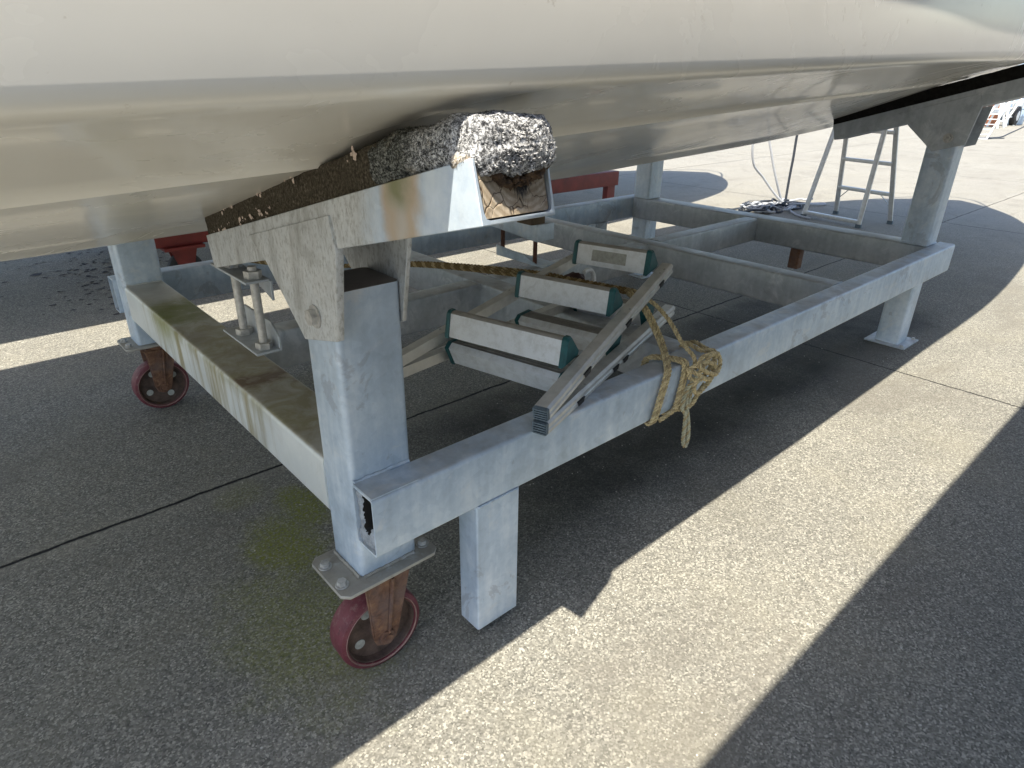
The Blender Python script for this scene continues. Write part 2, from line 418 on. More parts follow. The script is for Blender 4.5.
# ------------------------------------------------------------------ object helpers
def tag(o, label=None, cat=None, group=None, kind=None):
    if label: o['label'] = label
    if cat: o['category'] = cat
    if group: o['group'] = group
    if kind: o['kind'] = kind
    return o
def empty(name, loc, label, cat, group=None):
    o = bpy.data.objects.new(name, None); COL.objects.link(o)
    o.location = loc; o.empty_display_size = 0.1
    return tag(o, label, cat, group)
def world_loc(o):
    v = Vector(o.location)
    while o.parent: o = o.parent; v = v + Vector(o.location)
    return v
def obj(name, bm, m, parent=None, smooth=35, extra=()):
    """links a bmesh given in world coordinates as one object"""
    bmesh.ops.recalc_face_normals(bm, faces=bm.faces)
    me = bpy.data.meshes.new(name)
    for f in bm.faces: f.smooth = smooth > 0
    bm.to_mesh(me); bm.free()
    if smooth > 0: me.set_sharp_from_angle(angle=math.radians(smooth))
    me.materials.append(m)
    for e in extra: me.materials.append(e)
    o = bpy.data.objects.new(name, me); COL.objects.link(o)
    if parent:
        o.parent = parent
        o.location = -world_loc(parent)
    return o
def copy_tree(o, parent=None):
    c = o.copy(); COL.objects.link(c)
    c.parent = parent
    for ch in list(o.children): copy_tree(ch, c)
    return c

def rr(w, h, r, n=4):
    """rounded rectangle loop, centred"""
    pts = []
    r = max(1e-5, min(r, w / 2 - 1e-5, h / 2 - 1e-5))
    for cx, cy, a0 in ((w / 2 - r, h / 2 - r, 0), (-w / 2 + r, h / 2 - r, 90), (-w / 2 + r, -h / 2 + r, 180), (w / 2 - r, -h / 2 + r, 270)):
        for i in range(n + 1):
            a = math.radians(a0 + 90 * i / n)
            pts.append((cx + r * math.cos(a), cy + r * math.sin(a)))
    return pts
def prism(bm, loop, p0, p1, ux, uy, inner=None, cap=(True, True), seg=1, mat=0):
    """extrudes a 2-D loop from p0 to p1 (ux, uy are the loop axes); inner makes it hollow"""
    p0 = Vector(p0); p1 = Vector(p1); ux = Vector(ux); uy = Vector(uy)
    def ring(l, t):
        c = p0.lerp(p1, t); return [bm.verts.new(c + ux * a + uy * b) for a, b in l]
    rs = [ring(loop, i / seg) for i in range(seg + 1)]
    n = len(loop)
    def side(A, B):
        for i in range(n):
            f = bm.faces.new((A[i], A[(i + 1) % n], B[(i + 1) % n], B[i])); f.material_index = mat
    for a, b in zip(rs, rs[1:]): side(a, b)
    if inner:
        i0 = ring(inner, 0); i1 = ring(inner, 1); side(i1, i0)
        side(i0, rs[0]); side(rs[-1], i1)
    else:
        if cap[0]: bm.faces.new(rs[0][::-1]).material_index = mat
        if cap[1]: bm.faces.new(rs[-1]).material_index = mat
AX = {'x': (Vector((1, 0, 0)), Vector((0, 1, 0)), Vector((0, 0, 1))),
      'y': (Vector((0, 1, 0)), Vector((1, 0, 0)), Vector((0, 0, 1))),
      'z': (Vector((0, 0, 1)), Vector((1, 0, 0)), Vector((0, 1, 0)))}
def tube_box(bm, axis, lo, hi, r=0.012, wall=0.0):
    """box section running along an axis between two corners"""
    a, u, v = AX[axis]
    lo = Vector(lo); hi = Vector(hi); c = (lo + hi) / 2; d = hi - lo
    L = abs(d.dot(a)); w = abs(d.dot(u)); h = abs(d.dot(v))
    inner = rr(w - 2 * wall, h - 2 * wall, max(r - wall, 0.003)) if wall else None
    prism(bm, rr(w, h, r), c - a * L / 2, c + a * L / 2, u, v, inner)
def tbox(name, axis, lo, hi, m, parent, r=0.012, wall=0.0):
    bm = bmesh.new(); tube_box(bm, axis, lo, hi, r, wall)
    return obj(name, bm, m, parent)
def bar(bm, p0, p1, w, h, up=(0, 0, 1), r=0.002, n=2):
    p0 = Vector(p0); p1 = Vector(p1); d = (p1 - p0).normalized()
    u = d.cross(Vector(up)).normalized(); v = u.cross(d)
    prism(bm, rr(w, h, r, n), p0, p1, u, v)
def cyl(bm, p0, p1, r, n=16, r1=None, hexa=False):
    p0 = Vector(p0); p1 = Vector(p1); d = (p1 - p0).normalized()
    u = d.orthogonal().normalized(); v = d.cross(u)
    if hexa: n = 6
    r1 = r if r1 is None else r1
    A = [bm.verts.new(p0 + (u * math.cos(2 * PI * i / n) + v * math.sin(2 * PI * i / n)) * r) for i in range(n)]
    B = [bm.verts.new(p1 + (u * math.cos(2 * PI * i / n) + v * math.sin(2 * PI * i / n)) * r1) for i in range(n)]
    for i in range(n): bm.faces.new((A[i], A[(i + 1) % n], B[(i + 1) % n], B[i]))
    bm.faces.new(A[::-1]); bm.faces.new(B)
def plate(bm, pts, t):
    """polygon (3-D points) given thickness vector t"""
    t = Vector(t)
    A = [bm.verts.new(Vector(p)) for p in pts]; B = [bm.verts.new(Vector(p) + t) for p in pts]
    n = len(A)
    bm.faces.new(A[::-1]); bm.faces.new(B)
    for i in range(n): bm.faces.new((A[i], A[(i + 1) % n], B[(i + 1) % n], B[i]))
def bevel(bm, w=0.0015, seg=2):
    bmesh.ops.bevel(bm, geom=list(bm.edges), offset=w, segments=seg, affect='EDGES', profile=0.5, clamp_overlap=True)
def bolt_bm(p, d, r=0.015, h=0.011):
    """washer + hexagon head standing on p along d"""
    bm = bmesh.new(); p = Vector(p); d = Vector(d).normalized()
    cyl(bm, p, p + d * 0.003, r * 1.35, 18)
    cyl(bm, p + d * 0.003, p + d * (0.003 + h), r, hexa=True, r1=r * 0.96)
    return bm
def smooth_path(pts, per=8):
    P = [Vector(p) for p in pts]; out = []
    for i in range(len(P) - 1):
        a = P[max(i - 1, 0)]; b = P[i]; c = P[i + 1]; d = P[min(i + 2, len(P) - 1)]
        for k in range(per):
            t = k / per
            out.append(0.5 * ((2 * b) + (c - a) * t + (2 * a - 5 * b + 4 * c - d) * t * t + (3 * b - a - 3 * c + d) * t ** 3))
    out.append(P[-1]); return out
def tube(bm, path, r, n=8):
    rings = []; u = None
    for i, p in enumerate(path):
        d = (path[min(i + 1, len(path) - 1)] - path[max(i - 1, 0)])
        d = d.normalized() if d.length > 1e-9 else Vector((0, 0, 1))
        u = d.orthogonal().normalized() if u is None else (u - d * u.dot(d)).normalized()
        v = d.cross(u)
        rings.append([bm.verts.new(p + (u * math.cos(2 * PI * k / n) + v * math.sin(2 * PI * k / n)) * r) for k in range(n)])
    for A, B in zip(rings, rings[1:]):
        for k in range(n): bm.faces.new((A[k], A[(k + 1) % n], B[(k + 1) % n], B[k]))
    bm.faces.new(rings[0][::-1]); bm.faces.new(rings[-1])
def twisted(bm, pts, r=0.007, pitch=0.035, step=0.005, per=10, hairs=0):
    r *= .93
    """laid rope of three strands along the points"""
    raw = smooth_path(pts, per)
    path = [raw[0]]; acc = 0
    for a, b in zip(raw, raw[1:]):
        L = (b - a).length; t = step - acc
        while t <= L and L > 0:
            path.append(a.lerp(b, t / L)); t += step
        acc = (acc + L) % step
    path.append(raw[-1])
    strands = [[], [], []]; u = None; s = 0
    for i, p in enumerate(path):
        d = path[min(i + 1, len(path) - 1)] - path[max(i - 1, 0)]
        if d.length < 1e-9: continue
        d.normalize()
        u = d.orthogonal().normalized() if u is None else (u - d * u.dot(d)).normalized()
        v = d.cross(u)
        if i: s += (p - path[i - 1]).length
        for k in range(3):
            a = 2 * PI * (s / pitch + k / 3)
            strands[k].append(p + (u * math.cos(a) + v * math.sin(a)) * r * 0.62)
    for k, st in enumerate(strands):
        n0 = len(bm.faces); tube(bm, st, r * 0.43, 7)
        bm.faces.ensure_lookup_table()
        if k == 2:
            for f in bm.faces[n0:]: f.material_index = 1
    rh = random.Random(len(path))
    for st in strands:
        for p in st[::2]:
            d = Vector((rh.gauss(0, 1), rh.gauss(0, 1), rh.gauss(0, 1))).normalized(); q = p + d * r * rh.uniform(.9, 1.9); w_ = d.orthogonal().normalized() * .00035
            bm.faces.new([bm.verts.new(p - w_), bm.verts.new(p + w_), bm.verts.new(q)])

# ------------------------------------------------------------------ ground
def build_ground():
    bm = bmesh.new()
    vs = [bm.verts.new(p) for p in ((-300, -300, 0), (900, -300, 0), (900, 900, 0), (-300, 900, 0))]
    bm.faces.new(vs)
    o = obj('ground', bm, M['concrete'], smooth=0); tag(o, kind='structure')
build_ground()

# ------------------------------------------------------------------ the boats
def interp(tab, x):
    if x <= tab[0][0]: return tab[0][1]
    if x >= tab[-1][0]: return tab[-1][1]
    for i in range(len(tab) - 1):
        if tab[i][0] <= x <= tab[i + 1][0]:
            x0, y0 = tab[i]; x1, y1 = tab[i + 1]
            m0 = (y1 - y0) / (x1 - x0) if i == 0 else (y1 - tab[i - 1][1]) / (x1 - tab[i - 1][0])
            m1 = (y1 - y0) / (x1 - x0) if i + 2 >= len(tab) else (tab[i + 2][1] - y0) / (tab[i + 2][0] - x0)
            h = x1 - x0; t = (x - x0) / h
            return (2*t**3-3*t*t+1)*y0 + (t**3-2*t*t+t)*h*m0 + (-2*t**3+3*t*t)*y1 + (t**3-t*t)*h*m1
KEEL = [(-3, .905), (-.4, .914), (0, .922), (1.6, .952), (2.15, .974), (3.17, 1.016), (4.17, 1.075), (5.5, 1.17), (6.8, 1.34), (7.6, 1.56), (8.15, 1.85), (8.45, 2.12)]
KNZ = [(-3, 1.09), (0, 1.209), (1.3, 1.272), (3.2, 1.36), (5.5, 1.53), (6.8, 1.68), (7.6, 1.81), (8.15, 1.96), (8.45, 2.13)]
KNH = [(-3, 1.0), (0, .985), (1.3, .98), (3.2, .93), (5.5, .74), (6.8, .48), (7.6, .26), (8.15, .08), (8.45, .004)]
CHZ = [(-3, 1.20), (0, 1.330), (1.6, 1.397), (3.4, 1.47), (5.5, 1.63), (6.8, 1.78), (7.6, 1.90), (8.15, 2.01), (8.45, 2.14)]
CHH = [(-3, 1.38), (0, 1.390), (1.6, 1.395), (3.4, 1.36), (5.5, 1.12), (6.8, .80), (7.6, .47), (8.15, .19), (8.45, .006)]
SHZ = [(-3, 1.75), (0, 1.75), (3.4, 1.80), (5.5, 1.90), (6.8, 2.0), (7.6, 2.08), (8.15, 2.13), (8.45, 2.16)]
SHH = [(-3, 1.42), (0, 1.430), (2.6, 1.430), (4.0, 1.415), (5.5, 1.29), (6.8, 1.08), (7.6, .78), (8.15, .40), (8.45, .012)]
def make_boat(name, label, cy, m, dx=0.0, dz=0.0, wk=1.0, hk=1.0, group=None, sheer_add=0.0, sheer_w=0.0, stern=-3.0):
    root = empty(name, (2 + dx, cy, 0), label, 'boat', group)
    bm = bmesh.new(); xs = [stern + (8.45 - stern) * (1 - (1 - i / 150) ** 1.12) for i in range(151)]
    rings = []
    for x in xs:
        kz, nz, nh, cz, ch, sz, sh = (interp(t, x) for t in (KEEL, KNZ, KNH, CHZ, CHH, SHZ, SHH))
        sz += sheer_add; sh += sheer_w * min(1, max(0, (8.45 - x) / 2))
        fl = min(1.0, max(0, (8.3 - x) / 1.5))
        half = [(0, kz), (0.018 * fl, kz + .002 * fl), (0.05 * fl, kz + .013 * fl)]
        for t in (.12, .25, .4, .55, .7, .85, .95):
            if t * nh > 0.055 * fl:
                half.append((nh * t, kz + .013 * fl * (1 - t) + (nz - kz) * t - .006 * fl * math.sin(PI * t)))
            else: half.append((0.05 * fl + (nh - .05 * fl) * t, kz + .013 * fl + (nz - kz - .013 * fl) * t))
        half += [(nh, nz - .004 * fl), (nh + .012 * fl, nz - .002 * fl), (nh + .020 * fl, nz + .008 * fl)]
        for t in (.15, .3, .45, .6, .75, .88, .96):
            half.append((nh + .02 * fl + (ch - nh - .02 * fl) * t, nz + .008 * fl + (cz - nz - .008 * fl) * t + .012 * fl * math.sin(PI * t)))
        half += [(ch - .004 * fl, cz + .001 * fl), (ch + .004 * fl, cz + .006 * fl), (ch + .009 * fl, cz + .014 * fl), (ch + .012 * fl, cz + .026 * fl)]
        for t in (.25, .5, .75, .96):
            half.append((ch + .012 * fl + (sh - ch - .012 * fl) * t, cz + .026 * fl + (sz - cz - .026 * fl) * t))
        half += [(sh + .03 * fl, sz - .03), (sh + .035 * fl, sz), (sh + .01 * fl, sz + .03), (sh * .96, sz + .035)]
        half += [(sh * .5, sz + .10 * fl + .03), (0, sz + .13 * fl + .03)]
        ring = [(a, b) for a, b in half] + [(-a, b) for a, b in half[-2:0:-1]]
        rings.append([bm.verts.new((x + dx, cy + a * wk, b * hk + dz)) for a, b in ring])
    n = len(rings[0])
    for A, B in zip(rings, rings[1:]):
        for i in range(n): bm.faces.new((A[i], A[(i + 1) % n], B[(i + 1) % n], B[i]))
    bm.faces.new(rings[0]); bm.faces.new(rings[-1][::-1])
    obj('hull', bm, m, root, 32)
    # unseen deck cabin, made tall to narrow the sky gap between hulls
    bm = bmesh.new()
    for x0, x1, w0, w1, z0, z1 in ((-.6, 4.0, 1.12, .85, 1.85, 3.1),):
        A = [(x0, -w0, z0), (x1 + .9, -w1, z0 + .1), (x1 + .9, w1, z0 + .1), (x0, w0, z0)]
        B = [(x0 + .15, -w0 + .15, z1), (x1, -w1 + .15, z1 - .1), (x1, w1 - .15, z1 - .1), (x0 + .15, w0 - .15, z1)]
        a = [bm.verts.new((p[0] + dx, cy + p[1] * wk, (p[2] + sheer_add) * hk + dz)) for p in A]
        b_ = [bm.verts.new((p[0] + dx, cy + p[1] * wk, (p[2] + sheer_add) * hk + dz)) for p in B]
        bm.faces.new(a[::-1]); bm.faces.new(b_)
        for i in range(4): bm.faces.new((a[i], a[(i + 1) % 4], b_[(i + 1) % 4], b_[i]))
    bevel(bm, 0.06, 3)
    obj('cabin', bm, M['deck'], root)
    bm = bmesh.new()
    for s in (-1, 1):
        top = [Vector((6.0 + dx, cy + s * 1.02 * wk, 2.45)), Vector((7.4 + dx, cy + s * .70 * wk, 2.55)), Vector((8.3 + dx, cy + s * .28 * wk, 2.6)), Vector((8.5 + dx, cy, 2.62))]
        tube(bm, [p + Vector((0, 0, dz + sheer_add)) for p in smooth_path(top, 5)], .013, 8)
        for x, w in ((6.0, 1.02), (7.1, .80), (8.0, .40)):
            cyl(bm, (x + dx, cy + s * w * wk, 1.95 + dz + sheer_add), (x + dx, cy + s * w * wk, 2.5 + dz + sheer_add), .011, 8)
    obj('bow_rail', bm, M['bolt'], root)
    return root
make_boat('motor_boat', 'cream hulled motor boat resting above the galvanised cradle, glossy underside overhead', 0.98, M['hull'], stern=-1.9)
nb = make_boat('motor_boat', 'unseen navy hulled motor boat behind the photographer whose hull shades the right foreground concrete', -2.92, M['hull_unseen_navy'], dx=-0.6, dz=0.0, stern=-.7, sheer_add=.62, sheer_w=.30, group='boats parked in the same row')  # unseen boat, hull colour chosen dark to cut bounce light
fb = make_boat('motor_boat', 'white motor boat above the red cradle in the next berth', 4.52, M['hull_far'], dx=-0.30, wk=1.13, group='boats parked in the same row')

# ------------------------------------------------------------------ galvanised cradle
Z0, Z1 = 0.425, 0.572
W, LX, B, A, CB = 1.955, 3.385, 0.133, 0.15, 0.083
cr = empty('boat_cradle', (1.75, 0.98, 0), 'galvanised box-section boat cradle with casters under the cream hull', 'boat cradle')
G = M['galv']

def posts():
    tbox('post', 'z', (0, 0, .317), (A, B, .984), G, cr, .014)
    tbox('post', 'z', (0, W - B, .317), (A, W, 1.02), G, cr, .014)
    for y, zt in ((0, 1.14), (W - B, 1.15)):
        tbox('post', 'z', (LX, y, Z1 + .001), (LX + A, y + B, zt), G, cr, .014)
        tbox('leg', 'z', (LX + .004, y + .004, .0095), (LX + A - .006, y + B - .004, Z0 + .003), G, cr, .012)
posts()
def beams():
    o = tbox('near_side_beam', 'x', (0, -CB, Z0), (LX + A + .033, -.0005, Z1), G, cr, .010, .0048)
    # crumbling filler inside the open end
    bm = bmesh.new()
    g = bmesh.ops.create_grid(bm, x_segments=24, y_segments=36, size=0.5)
    y0, y1, z0, z1 = -CB + .006, -.008, Z0 + .006, Z1 - .006
    for v in bm.verts:
        a, b_ = v.co.x + .5, v.co.y + .5
        y = y0 + (y1 - y0) * a; z = z0 + (z1 - z0) * b_
        hole = (a > .03 and a < .66 and b_ > .34 + .10 * math.sin(a * 9) and b_ < .93)
        x = (.6 if hole else .006) + .006 * noise.noise(Vector((y * 60, z * 60, 2)))
        v.co = Vector((x + .004 * noise.noise(Vector((y * 200, z * 200, 5))), y, z))
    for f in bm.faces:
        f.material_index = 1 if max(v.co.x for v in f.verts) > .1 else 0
    obj('end_filler', bm, M['filler'], o, 60, (M['inside'],))
    tbox('far_side_beam', 'x', (-.012, W + .002, Z0), (LX + A + .03, W + .002 + CB, Z1), G, cr, .010, .0048)
    tbox('end_beam', 'y', (0.001, B, Z0), (A - .001, W - B, Z1 - .001), M['galv_stained'], cr, .013)
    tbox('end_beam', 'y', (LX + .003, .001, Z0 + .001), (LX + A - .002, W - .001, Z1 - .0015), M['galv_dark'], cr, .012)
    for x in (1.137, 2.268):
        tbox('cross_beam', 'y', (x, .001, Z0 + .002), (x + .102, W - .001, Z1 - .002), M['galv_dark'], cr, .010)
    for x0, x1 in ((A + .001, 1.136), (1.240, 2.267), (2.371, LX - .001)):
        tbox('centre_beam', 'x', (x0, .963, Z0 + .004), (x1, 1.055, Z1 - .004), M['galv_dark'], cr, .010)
    # weld joint plate where the near beam meets the corner post
    bm = bmesh.new(); plate(bm, [(.001, -CB + .004, Z1), (.115, -CB + .004, Z1), (.085, -.004, Z1), (.001, -.004, Z1)], (0, 0, .0022))
    obj('weld_plate', bm, G, cr, 0)
    # jack foot hanging under the near beam
    tbox('jack_foot', 'z', (.271, -CB + .002, .034), (.408, -CB + .078, Z0 + .002), G, cr, .006)
    tbox('jack_foot', 'z', (3.0, W + .004, .045), (3.12, W + .080, Z0 - .001), G, cr, .006)
beams()
def foot_plates():
    for y0 in (0, W - B):
        bm = bmesh.new(); plate(bm, [(LX - .03, y0 - .045, .0005), (LX + A + .04, y0 - .045, .0005), (LX + A + .04, y0 + B + .04, .0005), (LX - .03, y0 + B + .04, .0005)], (0, 0, .009)); bevel(bm, .001, 1)
        f = obj('foot_plate', bm, M['galv_dark'], cr)
        for x, y in ((LX - .012, y0 - .022), (LX + A + .02, y0 - .022)):
            obj('bolt', bolt_bm((x, y, .0095), (0, 0, 1), .009, .008), M['bolt'], f)
foot_plates()
# small weld beads round the beam-to-post joints
def weld(path, r=.0035):
    bm = bmesh.new(); pts = []
    for a, b_ in zip(path, path[1:]):
        a = Vector(a); b_ = Vector(b_); n = max(2, int((b_ - a).length / .006))
        for i in range(n): pts.append(a.lerp(b_, i / n))
    rings = []
    pts = [p + Vector((random.uniform(-1, 1), random.uniform(-1, 1), random.uniform(-1, 1))) * .0012 for p in pts]
    tube(bm, pts, r, 6)
    return bm
obj('weld_seam', weld([(.004, -.002, Z1 + .001), (.148, -.002, Z1 + .001)], .005), G, cr)
obj('weld_seam', weld([(A - .002, B + .001, Z1), (.01, B + .001, Z1)]), M['galv_stained'], cr)
obj('weld_seam', weld([(.01, W - B - .001, Z1), (A - .002, W - B - .001, Z1)]), M['galv_stained'], cr)
obj('weld_seam', weld([(LX - .001, B + .001, Z1 + .001), (LX - .001, .001, Z1 + .001), (LX + A, -.001, Z1 + .001)]), G, cr)
for s in (1.137, 2.268):
    obj('weld_seam', weld([(s, .002, Z0 + .01), (s, .002, Z1 - .006), (s + .102, .002, Z1 - .003)], .003), G, cr)

for x in (1.137, 2.268):
    obj('weld_seam', weld([(x - .001, W - .003, Z0 + .01), (x - .001, W - .003, Z1 - .004), (x + .103, W - .003, Z1)], .0035), M['galv_dark'], cr)
    obj('weld_seam', weld([(x - .002, .964, Z0 + .02), (x - .002, .964, Z1 - .004), (x - .002, 1.054, Z1 - .003)], .0035), M['galv_dark'], cr)
    obj('weld_seam', weld([(x + .104, .962, Z0 + .02), (x + .104, .962, Z1 - .004), (x + .104, 1.054, Z1 - .003)], .0035), M['galv_dark'], cr)
obj('weld_seam', weld([(.274, -CB + .001, Z0), (.405, -CB + .001, Z0)], .0035), G, cr)
obj('weld_seam', weld([(.269, -CB + .004, Z0), (.269, -CB + .076, Z0)], .0035), G, cr)
obj('weld_seam', weld([(.006, -.003, .318), (.144, -.003, .318)], .004), M['galv_warm'], cr)
obj('weld_seam', weld([(-.003, .004, .318), (-.003, .128, .318)], .004), M['galv_warm'], cr)
def arm(x0, y_in, z_in, slope, sgn, m, clamp=True, LL=1.082, skew=.049):
    """tilting support arm: an open channel with two gusset cheeks; y_in/z_in is the lower inner corner,
    sgn=-1 rises towards -Y (near side), +1 towards +Y"""
    th = math.atan(slope)
    ds = Vector((0, sgn * math.cos(th), math.sin(th))); dt = Vector((0, -sgn * math.sin(th), math.cos(th)))
    O = Vector((0, y_in, z_in)); L = LL; H = .080; xa, xb = x0 - .012, x0 + A + .012
    P = lambda s, t, x: Vector((x, 0, 0)) + O + ds * s + dt * t
    root = None
    bm = bmesh.new()
    # channel profile in (x, t)
    t_ = .006
    prof = [(xa, 0), (xb, 0), (xb, H), (xb - t_, H), (xb - t_, .016), (xb - .010, t_ + .001), (xb - .018, t_), (xa + .018, t_), (xa + .010, t_ + .001), (xa + t_, .016), (xa + t_, H), (xa, H)]
    A0 = [bm.verts.new(P(0, t, x)) for x, t in prof]; A1 = [bm.verts.new(P(L - skew * (x - xa) / (xb - xa), t, x)) for x, t in prof]
    # inner walls flare a little at the outer end
    n = len(prof)
    for i in range(n): bm.faces.new((A0[i], A0[(i + 1) % n], A1[(i + 1) % n], A1[i]))
    bm.faces.new(A0); bm.faces.new(A1[::-1])
    bevel(bm, .0012, 1)
    o = obj('support_arm', bm, m, cr, 40)
    # gusset cheeks (local s, t)
    for xg, dxg in ((x0 - .0165, .0155), (x0 + A + .001, .012)):
        poly = [(.305, .052), (.600, .052), (.640, .0), (.675, 0), (.628, -.158), (.482, -.158), (.372, 0)]
        poly = [(.300, .056), (.686, .056), (.686, -.004), (.612, -.162), (.470, -.162), (.366, -.004)]
        bm = bmesh.new(); plate(bm, [P(s, t, xg) for s, t in poly], (dxg if xg < x0 else .010, 0, 0))
        if xg > x0:
            bm.free(); bm = bmesh.new()
            plate(bm, [P(s, t, xg) for s, t in ([(.366, -.001), (.648, -.001), (.568, -.162), (.470, -.162)] if x0 < 1 else [(.366, -.001), (.690, -.001), (.612, -.170), (.470, -.170)])], (.010, 0, 0))
        bevel(bm, .001, 1)
        obj('gusset', bm, m, o, 40)
    obj('pivot_bolt', bolt_bm(P(.545, -.115, x0 - .0165), (-1, 0, 0), .017, .012), M['bolt'], o)
    bm = bmesh.new(); cyl(bm, P(.545, -.115, x0 - .01), P(.545, -.115, x0 + A + .03), .010)
    obj('pivot_pin', bm, M['bolt'], o)
    if clamp:
        c = bmesh.new()
        yb, zb = y_in, z_in
        z_t = zb - .004
        # upper plate welded under the arm, with a downturned lip
        y1, y2 = yb + sgn * -.07, yb + sgn * .160
        plate(c, [(x0 + .0, y1, z_t - .006), (x0 + .058, y1, z_t - .006), (x0 + .058, y2, z_t - .006), (x0 + .0, y2, z_t - .006)], (0, 0, .006))
        plate(c, [(x0 + .058, y1 + sgn * .03, z_t - .006), (x0 + .058, y2, z_t - .006), (x0 + .058, y2, z_t - .055), (x0 + .058, y2 - sgn * .05, z_t - .038)], (.006, 0, 0))
        plate(c, [(x0 + .02, yb + sgn * .01, z_t), (x0 + .02, yb + sgn * .02, z_t + .03), (x0 + .05, yb + sgn * .02, z_t + .03), (x0 + .05, yb + sgn * .01, z_t)], (0, sgn * .006, 0))
        bevel(c, .0008, 1)
        cl = obj('upper_clamp_plate', c, M['galv_dark'], o, 40)
        c = bmesh.new()
        z_b = z_t - .180
        plate(c, [(x0 + .0, y1, z_b - .006), (x0 + .058, y1, z_b - .006), (x0 + .058, y2 , z_b - .006), (x0 + .0, y2, z_b - .006)], (0, 0, .006))
        plate(c, [(x0 + .058, y1, z_b - .006), (x0 + .058, y2, z_b - .006), (x0 + .058, y2, z_b + .03), (x0 + .058, y2 - sgn * .04, z_b + .062), (x0 + .058, y1 + sgn * .02, z_b + .062), (x0 + .058, y1, z_b + .04)], (.006, 0, 0))
        bevel(c, .0008, 1)
        lp = obj('lower_clamp_plate', c, M['galv_dark'], o, 40)
        for yy in (yb + sgn * .000, yb + sgn * .128):
            c = bmesh.new(); cyl(c, (x0 + .032, yy, z_b - .012), (x0 + .032, yy, z_t + .028), .0105, 16)
            cyl(c, (x0 + .032, yy, z_b), (x0 + .032, yy, z_b + .016), .021, hexa=True)
            cyl(c, (x0 + .032, yy, z_t), (x0 + .032, yy, z_t + .018), .021, hexa=True)
            obj('clamp_bolt', c, M['bolt'], o)
    return P
P_NL = arm(0, .593, .911, .26, -1, M['galv_arm'])
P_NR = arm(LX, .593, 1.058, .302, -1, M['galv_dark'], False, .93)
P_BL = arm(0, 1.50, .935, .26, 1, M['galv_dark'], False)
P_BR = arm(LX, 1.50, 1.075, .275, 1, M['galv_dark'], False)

# keel jack on the centre beam
def keel_jack():
    c = bmesh.new()
    plate(c, [(1.51, .985, Z1 - .004), (1.61, .985, Z1 - .004), (1.61, 1.30, Z1 - .004), (1.51, 1.30, Z1 - .004)], (0, 0, .006))
    plate(c, [(1.51, 1.02, Z1 + .002), (1.51, 1.30, Z1 + .002), (1.51, 1.30, Z1 + .045), (1.51, 1.10, Z1 + .03)], (.006, 0, 0))
    o = obj('keel_jack', c, M['galv'], cr, 0)
    c = bmesh.new(); plate(c, [(1.50, 1.01, .680), (1.50, 1.38, .705), (1.50, 1.38, .757), (1.50, 1.01, .757)], (.11, 0, 0)); bevel(c, .004, 2)
    obj('jack_head', c, M['galv'], o, 40)
    for y in (1.045, 1.27):
        c = bmesh.new(); cyl(c, (1.525, y, Z1 + .002), (1.525, y, .70), .010, 12)
        obj('jack_rod', c, M['rust_dark'], o)
    c = bmesh.new(); tube_box(c, 'z', (1.475, 1.02, .757), (1.56, 1.12, .945), .006)
    obj('keel_block', c, M['bark'], o)
keel_jack()

# rusty stub foot plate seen through the frame
def rusty_bracket():
    c = bmesh.new(); tube_box(c, 'z', (3.415, .672, .30), (3.475, .735, Z0 + .0005), .006)
    obj('rusty_stub', c, M['rust'], cr)

